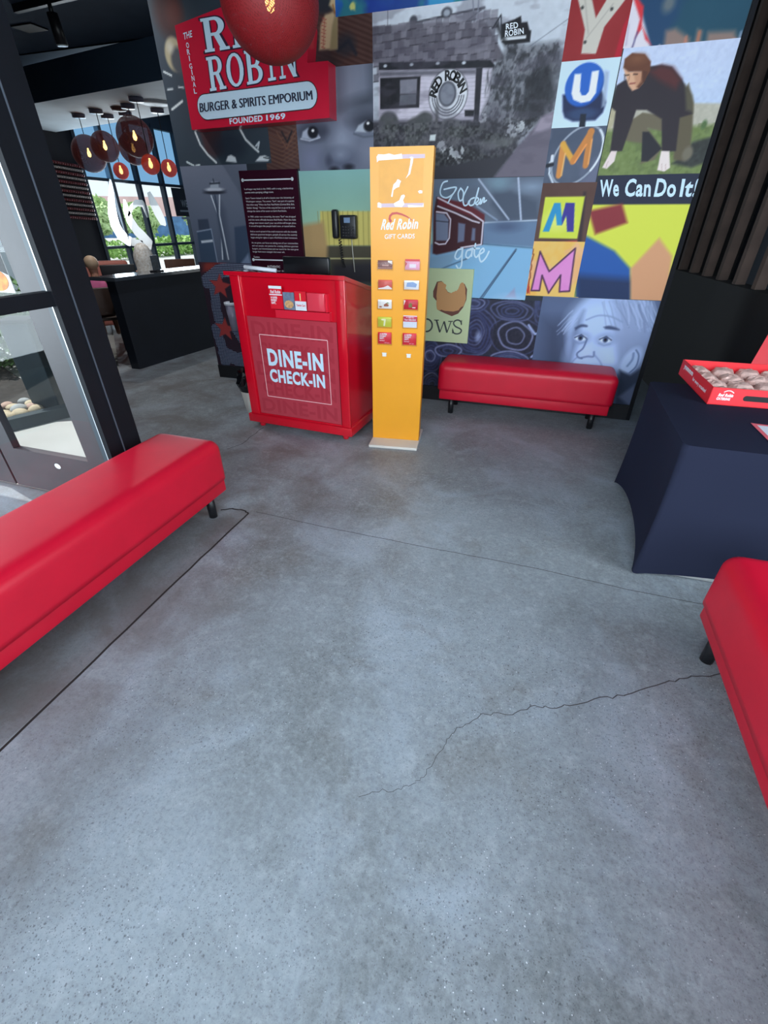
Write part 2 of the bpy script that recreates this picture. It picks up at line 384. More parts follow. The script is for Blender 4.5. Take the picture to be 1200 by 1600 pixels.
    rr = t.nodes.new('ShaderNodeMapRange'); rr.inputs['To Min'].default_value = .34; rr.inputs['To Max'].default_value = .6
    t.links.new(N(3.0, 5, .6), rr.inputs['Value']); t.links.new(rr.outputs[0], b.inputs['Roughness'])
    bp = t.nodes.new('ShaderNodeBump'); bp.inputs['Strength'].default_value = .12; bp.inputs['Distance'].default_value = .003
    t.links.new(N(90, 4), bp.inputs['Height']); t.links.new(bp.outputs['Normal'], b.inputs['Normal'])
    return m
M_FLOOR = floor_material()
fl = MB()
fl.face([(-2.15, -1.6, 0), (3.0, -1.6, 0), (3.0, 10.5, 0), (-10, 14, 0), (-10, 9.2, 0), (-2.15, 1.76, 0)])
fl.face([(-4.6, -1.6, 0), (-2.15, -1.6, 0), (-2.15, 1.76, 0), (-4.6, 1.76, 0)])
FLOOR = struct('floor', fl, M_FLOOR)
def jig(pts, n, amp, seed):
    rnd = random.Random(seed); out = []
    for (a, b), (c, d) in zip(pts[:-1], pts[1:]):
        for i in range(n):
            t = i / n; out.append((a + (c - a) * t + rnd.uniform(-amp, amp), b + (d - b) * t + rnd.uniform(-amp, amp)))
    return out + [pts[-1]]
M_CRACK = mat('dark_joint_filler', (38, 34, 34), 0.8)
M_CRACK2 = mat('hairline_crack', (74, 72, 74), 0.8)
zf = lambda x, y: (x, y, 0.0006)
c1 = MB().strip(jig([(-1.495, -0.9)] + [(-1.494,0.397),(-1.496,0.701),(-1.505,1.128),(-1.508,1.566),(-1.509,1.877)] + [(-1.511,1.936),(-1.561,1.957),(-1.637,1.948),(-1.692,1.914)], 5, .0025, 3), .011, zf)
tag(obj('crack', c1, M_CRACK, FLOOR), 'dark straight floor joint alongside the red bench')
c2 = MB().strip(jig([(0.931,1.519),(0.821,1.473),(0.759,1.44),(0.684,1.391),(0.55,1.302),(0.491,1.263),(0.445,1.245),(0.331,1.174),(0.275,1.144),(0.219,1.137),(0.176,1.109),(0.133,1.073),(0.067,1.054),(0.023,1.039),(-0.025,0.979),(-0.061,0.93),(-0.074,0.882),(-0.095,0.83),(-0.109,0.781),(-0.128,0.744),(-0.152,0.719),(-0.187,0.694),(-0.243,0.673),(-0.294,0.638)], 4, .006, 8), [max(.0016, .005 - .0035 * i / 70) for i in range(200)], zf)
tag(obj('crack', c2, M_CRACK2, FLOOR), 'thin wandering crack across the bare concrete')
c3 = MB().strip(jig([(-1.474,1.963),(-1.037,1.948),(-0.493,1.944),(-0.074,1.946),(0.249,1.944),(0.604,1.921),(0.94,1.923)], 5, .002, 5), .004, zf)
obj('crack', c3, M_CRACK2, FLOOR)
c4 = MB().strip(jig([(-2.136,3.16),(-2.135,2.986),(-2.12,2.802),(-2.175,2.683)], 4, .006, 9), .006, zf)
obj('crack', c4, M_CRACK2, FLOOR)

# ---- mural wall
WALL = struct('wall_back', MB().box(-3.40, .845, YW, YW + .16, 0, 3.4), mat('dark_wall_edge', (40, 44, 52), .7))
struct('baseboard_back', MB().box(-3.40, .845, YW - .014, YW, 0, .135), mat('black_rubber_base', (20, 22, 28), .5))
struct('trim_1', MB().box(.845, .875, YW - .012, YW + .172, 0, 3.4), mat('dull_dark_edge_trim', (26, 27, 32), .85, spec=.2))
# ---------------- the printed pictures of the mural: each one a flat sheet on the wall
YM = YW - .002
wf = lambda y: (lambda u, v: (u, y, v))
T1 = wf(YW - .0045)
def ltr(name, m, *items, bold=.02, shear=0.0):   # items: (text, quad bl br tr tl)
    mb = MB()
    for s, q in items: text_quad(mb, s, q, T1, bold, shear)
    return obj(name, mb, m, WALL)

# backing colour of the whole print
PK = (0.00563, 0.00456); p = Print(-3.40, .845, .135, 3.4, (40, 46, 54), .03); p.build('mural_backing', YW - .001, WALL)

# woven brown cloth
PK = (0.00550, 0.00373); p = Print(-2.5, -1.5, 1.87, 3.4, (74, 50, 46), .007)
n = np.sin((p.X * .35 + p.Z) * 210); p.c += (n * 9)[..., None]; p.noise(4, 14, 2)
p.tint(3, 8, (46, 36, 40), .5, .62, .7)
for k in range(7):
    zz = 2.13 - k * .028
    p.line([(-2.46, zz - .02), (-2.34, zz - .06), (-2.18, zz + .01)], 1.4, (116, 80, 62), .8, .6)
p.line([(-2.325,2.117),(-2.281,2.049),(-2.231,2.117)], 3, (36, 34, 40)); p.line([(-2.373,2.119),(-2.292,2.008),(-2.196,2.116)], 2, (120, 84, 66), .6, .6)
p.ell((-1.731,2.588), 14, 16, (44, 44, 52), 5, .8); p.line([(-1.793,2.565),(-1.705,2.606),(-1.652,2.535)], 5, (36, 38, 48), 2)
p.poly([(-1.944,2.576),(-1.923,2.702),(-1.882,2.758),(-1.821,2.765),(-1.788,2.737),(-1.798,2.572)], (186, 162, 128), 2); p.poly([(-1.86,2.57),(-1.831,2.695),(-1.808,2.745),(-1.788,2.737),(-1.798,2.572)], (142, 126, 92), 2)
for k in range(9): p.line([(-1.889,2.732),(-1.912,2.58)][:2], 1, (140, 70, 60), .7, .12)
for k in range(9):
    z = [(-1.894,2.733),(-1.916,2.587)]; a = k / 8; zz = z[0][1] * (1 - a) + z[1][1] * a; xx = z[0][0] * (1 - a) + z[1][0] * a
    p.line([(xx - .012, zz + .006), (xx + .018, zz - .004)], 1.2, (150, 66, 60), .6)
p.ell((-1.888,2.816), 16, 15, (38, 42, 50), 3); p.poly([(-1.849,2.8),(-1.826,2.842),(-1.767,2.849),(-1.787,2.75),(-1.811,2.771)], (190, 168, 130), 2); p.line([(-1.819,2.797),(-1.802,2.757)], 2, (150, 96, 50))
p.build('mural_woven_cloth', YM, WALL, 'woven brown cloth picture with a stitched cream ball')

# slate game board with chalk arcs
PK = (0.00627, 0.00399); p = Print(-3.40, -2.45, 1.915, 3.4, (50, 60, 70), .008).noise(3, 6, 4)
p.ell((-3.228,2.884), 20, 36, (66, 36, 36), 8, .9); p.ell((-3.171,2.873), 12, 20, (104, 56, 50), 8, .7)
p.ell((-3.241,2.642), 14, 26, (160, 152, 124), 2); p.ell((-3.209,2.602), 11, 20, (66, 70, 76), 3); p.ell((-3.266,2.685), 5, 8, (200, 200, 190), 4, .6)
for s in ('a',):
    p.line([(-3.374,2.547),(-3.304,2.519)], 2.5, (196, 206, 208)); p.line([(-3.37,2.436),(-3.317,2.437)], 2.2, (180, 190, 194)); p.line([(-3.255,2.445),(-3.206,2.438)], 2, (180, 190, 194))
    p.line([(-3.363,2.308),(-3.243,2.355)], 3.2, (196, 206, 208)); p.line([(-3.313,1.946),(-3.245,1.917)], 2.6, (196, 206, 208)); p.line([(-3.224,1.916),(-3.182,1.92)], 2.6, (196, 206, 208))
p.poly([(-3.122,2.149),(-2.907,2.148),(-2.908,2.002),(-3.008,1.969),(-3.092,2.007)], (66, 38, 40), 4, .8); p.ell((-2.847,2.043), 26, 22, (34, 42, 54), 7, .8)
p.line([(-3.168,2.15),(-3.138,2.062),(-3.076,1.989),(-3.003,1.933)], 3, (206, 212, 214), .7); p.line([(-2.721,2.158),(-2.674,2.08),(-2.597,2.018),(-2.564,1.995)], 3, (206, 212, 214), .7)
p.poly([(-2.902,1.939),(-2.875,1.974),(-2.84,1.982),(-2.799,1.963),(-2.793,1.927)], (206, 212, 216), 1); p.poly([(-2.606,1.931),(-2.556,1.965),(-2.506,1.968),(-2.459,1.949),(-2.481,1.928)], (206, 212, 216), 1); p.line([(-2.52,1.955),(-2.466,1.945)], 2, (60, 66, 74))
p.line([(-2.582,2.034),(-2.547,2.059),(-2.566,2.017)], 2.5, (190, 198, 204))
p.build('mural_game_board', YM - .0006, WALL, 'slate picture with pale curved strokes')

# child's face in grey
PK = (0.00552, 0.00388); p = Print(-2.185, -1.52, 1.853, 2.475, (104, 110, 128), .006)
p.ell((-1.713,2.413), 34, 60, (132, 138, 156), 26, .8); p.poly([(-1.542,2.507),(-1.453,2.5),(-1.464,2.218),(-1.535,2.295)], (74, 80, 94), 12, .9); p.poly([(-1.828,2.509),(-1.761,2.497),(-1.752,2.156),(-1.862,2.161)], (78, 82, 96), 10, .6)
p.ell((-1.577,2.268), 26, 9, (62, 68, 80), 9, .9, .1); p.ell((-1.95,2.106), 30, 11, (62, 66, 82), 9, .7)
p.ell((-1.79,2.06), 16, 24, (140, 148, 168), 14, .8); p.ell((-2.069,1.925), 16, 20, (118, 122, 150), 12, .7); p.ell((-1.541,1.959), 16, 16, (124, 130, 150), 12, .7)
p.ell((-1.559,2.155), 24, 13, (44, 48, 60), 8, .85); p.ell((-2.052,2.102), 18, 12, (40, 44, 58), 8, .8)
p.poly([(-1.673,2.091),(-1.645,2.128),(-1.58,2.153),(-1.506,2.145),(-1.464,2.121),(-1.464,2.09),(-1.528,2.085),(-1.592,2.084)], (168, 176, 190), 1.5); p.ell((-1.554,2.121), 8.5, 9, (20, 22, 30), 1.5); p.ell((-1.564,2.138), 2.2, 2.2, (240, 244, 250), .8)
p.poly([(-2.148,2.069),(-2.132,2.109),(-2.084,2.131),(-2.011,2.116),(-1.981,2.071),(-2.051,2.053)], (160, 168, 186), 1.5); p.ell((-2.041,2.101), 8.5, 10, (20, 22, 32), 1.5); p.ell((-2.04,2.113), 2.2, 2.4, (240, 244, 250), .8)
p.line([(-2.155,2.065),(-2.075,2.05),(-1.981,2.067)], 2, (190, 196, 212), .8, .8); p.line([(-1.685,2.079),(-1.604,2.057),(-1.475,2.06)], 2.5, (78, 84, 98), 1.2, .8)
p.ell((-1.821,1.918), 25, 18, (84, 90, 110), 9, .9); p.ell((-1.807,1.951), 9, 7, (136, 144, 164), 6, .8); p.ell((-1.87,1.856), 7, 5, (34, 36, 48), 2.5); p.ell((-1.738,1.87), 8, 5, (34, 36, 48), 2.5); p.ell((-1.913,1.912), 5, 9, (60, 64, 82), 4, .7)
p.build('mural_child_portrait', YM - .0012, WALL, 'grey close-up of a child looking sideways')

# blue picture along the top: plain blue and green mottling
PK = (0.00456, 0.00302); p = Print(-1.80, -.72, 2.735, 3.4, (36, 92, 168), .008).noise(6, 26, 3).tint(5, 5, (60, 150, 190), .5, .6, .8).tint(6, 9, (46, 120, 110), .52, .62, .7).tint(9, 14, (230, 214, 110), .66, .72, .8).tint(4, 22, (30, 50, 130), .55, .66, .8)
p.build('mural_blue_panel', YM - .0004, WALL, 'mottled blue and green strip')

# monochrome photograph of the old restaurant
PK = (0.00466, 0.00346); p = Print(-1.52, -.18, 1.778, 2.735, (176, 184, 196), .0055)
p.vgrad((168, 176, 188), (196, 202, 212)).noise(3, 6, 2)
p.line([(-1.405,2.736),(-1.412,2.141)], 1.4, (110, 112, 120)); p.line([(-1.263,2.656),(-0.729,2.691)], 3, (70, 72, 80)); p.ell((-1.217,2.671), 6, 7, (64, 66, 74), 1.5); p.ell((-0.983,2.688), 8, 8, (56, 58, 66), 1.5); p.ell((-0.983,2.688), 5, 5, (150, 156, 168), 1.5)
p.line([(-0.847,2.635),(-0.733,2.691)], 2, (90, 92, 100)); p.line([(-0.81,2.733),(-0.79,2.63)], 2, (140, 146, 160)); p.line([(-0.771,2.73),(-0.768,2.628)], 2, (140, 146, 160)); p.line([(-0.173,2.597),(-0.511,2.429)], 1.2, (130, 136, 150))
p.poly([(-1.554,2.666),(-1.061,2.649),(-0.707,2.62),(-0.554,2.432),(-0.656,2.414),(-1.557,2.48)], (96, 92, 102), 1.5)
for r in range(7):
    yy = 46 + r * 8.5
    for c in range(19):
        rr = random.random(); x = 582 + c * 9.6 + (r % 2) * 4.5 + rr * 2; y_ = yy - c * .22 + random.random() * 3
        if x < 762 + r * 3:
            a, b = [(-1.433,2.599),(-1.385,2.595)]; du = (b[0] - a[0]) / 10
            X0 = a[0] + (x - 600) * du; Z0 = a[1] - (y_ - 60) * du * .98
            g_ = 74 + rr * 56; p.poly([(X0, Z0), (X0 + .046, Z0 + .002), (X0 + .046, Z0 - .040), (X0, Z0 - .042)], (g_, g_ - 3, g_ + 8), .6, .75); p.line([(X0, Z0 - .042), (X0 + .046, Z0 - .040)], 1.4, (40, 38, 46), .7, .8)
p.poly([(-1.473,2.475),(-0.658,2.433),(-0.61,2.398),(-0.633,2.373),(-1.473,2.433)], (34, 35, 42), 1)
for x in (602, 643, 684, 725):
    pass
for q in [(-1.423,2.454),(-1.223,2.448),(-1.029,2.442),(-0.841,2.432)]: p.ell(q, 3, 2.2, (190, 196, 206), .7)
p.poly([(-1.473,2.433),(-0.636,2.393),(-0.599,2.105),(-1.475,2.106)], (196, 190, 204), 1)
for k in range(14):
    a, b = [(-1.463,2.426),(-0.644,2.387)]; c, d = [(-1.464,2.121),(-0.609,2.113)]; t = k / 13
    p.line([(a[0], a[1] * (1 - t) + c[1] * t), (b[0], b[1] * (1 - t) + d[1] * t)], .8, (150, 146, 160), .6, .6)
p.poly([(-0.752,2.4),(-0.707,2.398),(-0.701,2.11),(-0.739,2.112)], (40, 40, 48), 1); p.poly([(-1.473,2.427),(-0.751,2.394),(-0.748,2.367),(-1.473,2.399)], (70, 70, 80), 3, .8)
p.poly([(-1.463,2.391),(-1.153,2.382),(-1.156,2.21),(-1.464,2.215)], (34, 34, 40), 1); p.poly([(-1.309,2.371),(-1.177,2.37),(-1.179,2.29),(-1.307,2.294)], (120, 120, 132), 1); p.poly([(-1.307,2.29),(-1.179,2.29),(-1.181,2.23),(-1.311,2.229)], (92, 94, 104), 1)
p.poly([(-0.811,2.179),(-0.741,2.176),(-0.742,2.14),(-0.808,2.143)], (30, 30, 36), 1)
p.ell((-0.942,2.27), 31, 40.5, (60, 60, 68), 1.2, 1, -.06); p.ell((-0.942,2.27), 30, 39, (206, 208, 216), 1, 1, -.06)
for k, rr in enumerate((25, 21.5, 18)):
    c0 = (-0.942,2.267); p.line([(c0[0] + rr * PK[0] * math.cos(PI * (1.02 + .96 * i / 24)), c0[1] + rr * 1.3 * PK[1] * math.sin(PI * (1.02 + .96 * i / 24))) for i in range(25)], 1.6, (60, 62, 72), .6)
p.ell((-0.947,2.274), 14, 20, (58, 60, 70), 1.2); p.ell((-0.947,2.274), 12, 17.5, (120, 124, 136), 2)
p.poly([(-0.633,2.373),(-0.526,2.53),(-0.427,2.486),(-0.223,2.489),(-0.157,2.405),(-0.173,2.155),(-0.282,2.091),(-0.439,1.954),(-0.632,1.998),(-0.686,2.145),(-0.635,2.247)], (78, 80, 88), 6)
for k in range(900):
    t = random.random(); u = random.random(); a = [(-0.674,2.415),(-0.22,2.477),(-0.238,2.09),(-0.693,2.037)]
    x = (a[0][0] * (1 - t) + a[1][0] * t) * (1 - u) + (a[3][0] * (1 - t) + a[2][0] * t) * u; z = (a[0][1] * (1 - t) + a[1][1] * t) * (1 - u) + (a[3][1] * (1 - t) + a[2][1] * t) * u
    if k < 260:
        g_ = random.choice((52, 70, 104, 128, 150)); w_ = .02 + random.random() * .02; dx = (random.random() - .4) * .05
        m_ = (np.abs(p.X - x) < .07) & (np.abs(p.Z - z) < .07); sub = p.c[m_]
        d = np.abs((p.X[m_] - x) - dx / .05 * (p.Z[m_] - z)); al = np.clip(1 - d / .007, 0, 1) * np.clip(1 - np.abs(p.Z[m_] - z) / .05, 0, 1) * .75
        p.c[m_] = sub * (1 - al[:, None]) + np.array([g_, g_ + 1, g_ + 8]) * al[:, None]
TREE_ = p.sd([(-0.642,2.374),(-0.526,2.53),(-0.427,2.486),(-0.223,2.489),(-0.157,2.405),(-0.173,2.155),(-0.282,2.091),(-0.439,1.954),(-0.632,1.998),(-0.686,2.145),(-0.635,2.247)]) < 0; n1_ = fbm(p.X, p.Z, 34, 61, 3)
p.blend(np.where(TREE_, np.clip((n1_ - .5) * 8, 0, 1) * .6, 0), (138, 140, 148)); p.blend(np.where(TREE_, np.clip((.44 - n1_) * 8, 0, 1) * .7, 0), (44, 45, 50))
p.poly([(-0.384,2.332),(-0.266,2.419),(-0.169,2.221),(-0.282,2.091),(-0.38,2.096)], (40, 42, 48), 8, .85); p.poly([(-0.2,2.535),(-0.134,2.41),(-0.144,2.051),(-0.212,2.224)], (150, 156, 168), 8, .4)
PKB_ = (-0.979,2.122)[1]
p.poly([(-1.564,2.148),(-0.599,2.113),(-0.456,2.064),(-0.393,1.953),(-0.516,1.836),(-1.572,1.743)], (46, 47, 52), 3)
for q, rx, rz in zip([(-1.396,2.118),(-1.165,2.07),(-1.108,2.143),(-0.91,2.053),(-1.018,2.124)], (18, 23, 14, 22, 3), (24, 26, 12, 24, 26)): p.ell(q, rx, rz, (74, 76, 78), 2.5)
BUSH_ = p.Z < PKB_; n2_ = fbm(p.X, p.Z, 60, 77, 2); p.blend(np.where(BUSH_, np.clip((n2_ - .5) * 6, 0, 1) * .35, 0), (128, 130, 130)); p.blend(np.where(BUSH_, np.clip((.45 - n2_) * 6, 0, 1) * .5, 0), (26, 27, 30)); p.noise(26, 10, 6, 3)
for q, r in zip([(-0.855,1.922),(-0.67,2.126),(-0.453,2.046),(-0.402,2.069),(-0.968,1.972)], (16, 7, 11, 8, 9)):
    m_ = np.hypot(p.X - q[0], p.Z - q[1]) < r * PK[1] * 1.2; n_ = fbm(p.X, p.Z, 46, 3, 2); al = np.where(m_, np.clip((n_ - .42) * 6, 0, 1), 0) * .85; p.blend(al, (188, 192, 196))
p.poly([(-0.707,1.993),(-0.413,2.019),(-0.442,1.969),(-0.624,1.938)], (104, 106, 108), 3, .7)
p.poly([(-0.599,1.727),(-0.434,1.917),(-0.237,2.131),(-0.122,2.152),(-0.015,1.717)], (104, 98, 112), 2.5); p.poly([(-0.261,2.118),(-0.152,2.134),(-0.188,2.053),(-0.305,2.022)], (168, 156, 172), 3, .7); p.tint(5, 41, (84, 80, 94), .5, .62, .35, 1, 3)
p.poly([(-1.571,1.837),(-0.91,1.861),(-0.434,1.917),(-0.589,1.727),(-1.573,1.7)], (52, 52, 60), 3)
p.poly([(-0.608,2.603),(-0.523,2.62),(-0.483,2.632),(-0.474,2.601),(-0.437,2.601),(-0.419,2.564),(-0.405,2.557),(-0.404,2.503),(-0.564,2.502),(-0.591,2.517)], (26, 26, 32), 1); p.poly([(-0.599,2.539),(-0.435,2.538),(-0.433,2.523),(-0.597,2.523)], (206, 210, 216), .8); p.line([(-0.661,2.589),(-0.614,2.648),(-0.594,2.535)], 2, (44, 46, 54)); p.line([(-0.632,2.599),(-0.565,2.508)], 6, (34, 36, 40), 3, .8)
p.poly([(-1.063,2.048),(-1.018,2.05),(-1.021,2.012),(-1.066,2.014)], (196, 204, 206), .8)
p.build('mural_old_restaurant_photo', YM - .0008, WALL, 'black and white photograph of a shingled restaurant')
mb = MB()
def letter_at(mb, ch, c, rot, w, h, bold=.04):
    vs, fs = text_flat(ch, bold); lo = vs.min(0); hi = vs.max(0); k = (vs - (lo + hi) / 2) / (hi - lo) * np.array([w, h]); cr, sr = math.cos(rot), math.sin(rot)
    mb.add([T1(c[0] + x * cr - y * sr, c[1] + x * sr + y * cr) for x, y in k], fs)
c0 = (-0.942,2.267)
for i, ch in enumerate('RED ROBIN'):
    if ch != ' ':
        a = PI * (.94 - .105 * i); letter_at(mb, ch, (c0[0] + 23.5 * PK[0] * math.cos(a), c0[1] + 31 * PK[1] * math.sin(a)), (a - PI / 2) * .9, .048 if ch != 'I' else .018, .058)
obj('lettering', mb, M_INK, WALL)
ltr('lettering', M_LET, ('RED', [(-0.572,2.575),(-0.491,2.577),(-0.5,2.606),(-0.576,2.602)]), ('ROBIN', [(-0.574,2.54),(-0.451,2.546),(-0.458,2.575),(-0.576,2.571)]), bold=.02)

# the letter column
PK = (0.00379, 0.00284); p = Print(-.18, .186, 2.392, 2.76, (142, 40, 44)).noise(5, 10, 2)
p.poly([(-0.147,2.691),(-0.062,2.683),(-0.013,2.584),(0.038,2.669),(0.15,2.659),(0.048,2.539),(0.027,2.417),(-0.065,2.424),(-0.067,2.537)], (196, 190, 180), 1); p.line([(-0.098,2.676),(-0.043,2.517)], 2, (150, 144, 138), 1.5, .6); p.line([(0.075,2.638),(-0.049,2.494)], 1.6, (150, 144, 138), 1.2, .6)
for q in [(-0.105,2.637),(0.073,2.616),(-0.053,2.477)]: p.ell(q, 2.5, 3, (60, 60, 60), 1)
p.poly([(0.161,2.536),(0.187,2.59),(0.178,2.383),(0.143,2.385)], (176, 24, 48), 2, .9)
p.build('mural_letter_y', YM - .0006, WALL, 'grey letter Y on dark red')
PK = (0.00407, 0.00324); p = Print(-.18, .186, 2.05, 2.392, (196, 218, 246)).noise(3, 4, 2)
p.poly([(-0.141,2.226),(0.105,2.239),(0.15,2.172),(0.142,2.12),(0.102,2.081),(-0.044,2.081),(-0.103,2.104),(-0.123,2.139)], (34, 44, 78), 2); p.ell((0.011,2.119), 23, 9, (52, 74, 112), 3, .8); p.poly([(-0.002,2.12),(0.036,2.118),(0.046,2.036),(0.004,2.038)], (26, 34, 48), 1)
p.ell((-0.005,2.264), 29, 33, (30, 76, 156), 1.2, 1, .25); p.ell((-0.015,2.271), 29, 33, (40, 96, 186), 1, 1, .25); p.poly([(0.102,2.333),(0.131,2.325),(0.15,2.152),(0.127,2.147)], (150, 166, 190), 2, .8)
p.poly([(-0.084,2.326),(-0.043,2.326),(-0.032,2.237),(-0.015,2.216),(0.01,2.215),(0.026,2.233),(0.023,2.332),(0.066,2.335),(0.073,2.224),(0.046,2.184),(-0.01,2.177),(-0.064,2.196),(-0.084,2.23)], (228, 236, 244), .8)
p.build('mural_letter_u', YM - .0006, WALL, 'white letter U on a blue disc')
PK = (0.00433, 0.00362); p = Print(-.18, .186, 1.735, 2.05, (74, 84, 104)).noise(5, 9, 2).tint(4, 7, (112, 114, 140), .52, .62, .6)
c0 = (0.024,1.888)
def oval(c, rx, rz, rot, n=40, a0=0, a1=2 * PI): return [(c[0] + rx * PK[0] * math.cos(a) * math.cos(rot) - rz * PK[0] * math.sin(a) * math.sin(rot), c[1] + rx * PK[1] * math.cos(a) * math.sin(rot) + rz * PK[1] * math.sin(a) * math.cos(rot)) for a in [a0 + (a1 - a0) * i / n for i in range(n + 1)]]
p.line(oval(c0, 34, 49, -.45), 3, (150, 160, 176), .8); p.line(oval(c0, 34, 49, -.45, 16, -.2, 1.3), 3.4, (214, 222, 236), .8); p.line([(-0.155,1.857),(-0.146,1.789),(-0.109,1.734)], 3, (200, 210, 222)); p.line([(-0.144,1.893),(-0.14,1.849)], 5, (210, 216, 226)); p.line([(-0.169,1.838),(-0.135,1.845)], 6, (30, 34, 46), 1)
p.line([(-0.077,1.78),(-0.082,1.957)], 10, (206, 136, 70), 1); p.line([(-0.082,1.957),(0.004,1.86)], 9, (214, 160, 66), 1); p.line([(0.004,1.86),(0.092,2.02)], 10, (200, 128, 64), 1); p.line([(0.087,2.021),(0.096,1.835)], 10, (194, 126, 66), 1); p.line([(-0.059,1.779),(-0.058,1.905)], 2.5, (236, 178, 110), .8); p.line([(0.018,1.852),(0.074,1.951)], 2.5, (236, 150, 84), .8); p.line([(0.112,1.842),(0.106,1.978)], 2.5, (226, 160, 96), .8)
p.build('mural_letter_m', YM - .0006, WALL, 'orange tube letter M inside a wire ring')
PK = (0.00459, 0.00404); p = Print(-.18, .235, 1.362, 1.735, (84, 58, 52)).noise(6, 8, 2)
p.poly([(-0.151,1.349),(-0.156,1.323),(0.141,1.327),(0.141,1.369)], (206, 70, 70), 1); p.poly([(0.148,1.34),(0.176,1.34),(0.136,1.677),(0.118,1.677)], (50, 36, 44), 2)
p.poly([(-0.148,1.649),(0.133,1.65),(0.138,1.382),(-0.147,1.384)], (202, 212, 70), .9); p.ell((-0.027,1.502), 20, 16, (222, 228, 130), 8, .7)
p.poly([(-0.126,1.427),(-0.076,1.612),(-0.03,1.612),(-0.002,1.519),(0.007,1.612),(0.07,1.611),(0.101,1.428),(0.054,1.428),(0.027,1.535),(0.008,1.469),(-0.029,1.469),(-0.053,1.543),(-0.078,1.427)], (40, 140, 190), .8); p.poly([(0.008,1.469),(-0.002,1.519),(0.007,1.612),(0.07,1.611),(0.101,1.428),(0.054,1.428),(0.027,1.535)], (58, 50, 140), .8)
p.build('mural_letter_m', YM - .0006, WALL, 'blue and purple letter M on lime green')
PK = (0.00490, 0.00454); p = Print(-.18, .235, .972, 1.362, (234, 178, 88)).noise(4, 9, 2).tint(6, 3, (240, 190, 110), .5, .6, .6)
M5 = [(-0.142,1.01),(-0.121,1.292),(-0.026,1.154),(0.138,1.318),(0.159,1.016),(0.081,1.009),(0.067,1.13),(-0.001,0.996),(-0.076,1.125),(-0.076,1.012)]
p.poly(M5, (214, 132, 196), .8); p.tint(7, 5, (224, 150, 204), .5, .6, .25); p.line(M5 + M5[:1], 2.6, (74, 40, 76), .7)
p.line(jig([(-0.174,1.314),(-0.174,1.169),(-0.169,0.989)], 9, .008, 4), 1.8, (110, 40, 30), .7); p.poly([(-0.182,1.003),(-0.17,1.085),(-0.147,0.981)], (180, 40, 40), 1, .7)
p.build('mural_letter_m', YM - .0006, WALL, 'pink letter M on orange')

# upper right: draped teal picture
PK = (0.00341, 0.00265); p = Print(.186, .842, 2.43, 3.4, (30, 72, 92), .007).noise(3, 8, 2).tint(3, 5, (28, 60, 100), .5, .66, .7)
p.poly([(0.076,2.736),(0.15,2.729),(0.235,2.613),(0.36,2.406),(0.165,2.389)], (214, 208, 218), 3); p.poly([(0.153,2.702),(0.257,2.611),(0.271,2.51),(0.245,2.472),(0.251,2.557)], (206, 50, 60), 2); p.poly([(0.27,2.527),(0.353,2.429),(0.307,2.462)], (206, 50, 60), 1.5); p.line([(0.146,2.593),(0.191,2.533),(0.2,2.446)], 3, (170, 150, 176), 2, .7); p.line([(0.252,2.5),(0.238,2.414)], 3, (92, 84, 130), 1.5)
p.poly([(0.354,2.4),(0.396,2.432),(0.451,2.393)], (230, 200, 206), 2)
for a in ([(0.427,2.401),(0.414,2.493),(0.468,2.5),(0.563,2.448),(0.574,2.39)], [(0.596,2.389),(0.592,2.485),(0.621,2.472),(0.632,2.386)], [(0.661,2.384),(0.653,2.469),(0.797,2.463),(0.826,2.423),(0.803,2.374)]): p.poly(a, (146, 118, 108), 5, .9)
p.line([(0.543,2.398),(0.539,2.455)], 5, (190, 120, 100), 2, .8); p.line([(0.612,2.393),(0.607,2.473)], 5, (180, 110, 84), 2, .8); p.line([(0.739,2.379),(0.805,2.424)], 5, (206, 130, 120), 2, .8); p.line([(0.838,2.372),(0.834,2.455)], 4, (150, 160, 186), 2, .8); p.ell((0.396,2.61), 10, 14, (120, 120, 116), 6, .7)
p.build('mural_teal_picture', YM - .0006, WALL, 'dark teal picture with draped white cloth')

# tinted photograph of a crouching football player
PK = (0.00382, 0.00321); p = Print(.192, .842, 1.772, 2.43, (186, 204, 234), .005)
p.vgrad((176, 198, 226), (190, 200, 226))
p.poly([(-0.044,2.182),(1.105,2.116),(1.164,1.965),(0.008,1.939)], (176, 172, 158), 2); p.poly([(-0.052,2.215),(0.194,2.234),(0.22,2.129),(-0.03,2.114)], (70, 96, 50), 4); p.poly([(-0.039,2.155),(0.247,2.147),(0.207,1.988),(-0.004,1.996)], (176, 168, 140), 3)
SKY_ = p.c.copy(); p.poly([(-0.01,2.024),(0.517,2.023),(0.891,2.027),(1.147,2.01),(1.283,1.661),(0.065,1.678)], (112, 128, 76), 4); GR_ = np.abs(p.c - SKY_).sum(2) > 20; p.ell((0.781,2.029), 4, 7, (70, 100, 60), 2); p.blend(np.where(GR_, np.clip((fbm(p.X, p.Z, 26, 4) - .45) * 5, 0, 1) * .5, 0), (86, 100, 62)); p.poly([(0.712,1.895),(0.743,1.941),(0.908,1.981),(0.983,1.873),(0.78,1.804),(0.655,1.828)], (44, 46, 50), 3, .9)
p.noise(50, 9, 5, 2)
p.poly([(0.313,2.018),(0.331,2.071),(0.392,2.108),(0.513,2.089),(0.563,2.002),(0.446,2.026),(0.566,1.914),(0.536,1.852),(0.453,1.833),(0.474,1.903),(0.446,1.945),(0.379,1.954),(0.328,1.963)], (104, 96, 78), 1.5); p.poly([(0.42,2.007),(0.46,2.006),(0.566,1.914),(0.498,1.846),(0.457,1.847)], (36, 36, 44), 1.5)
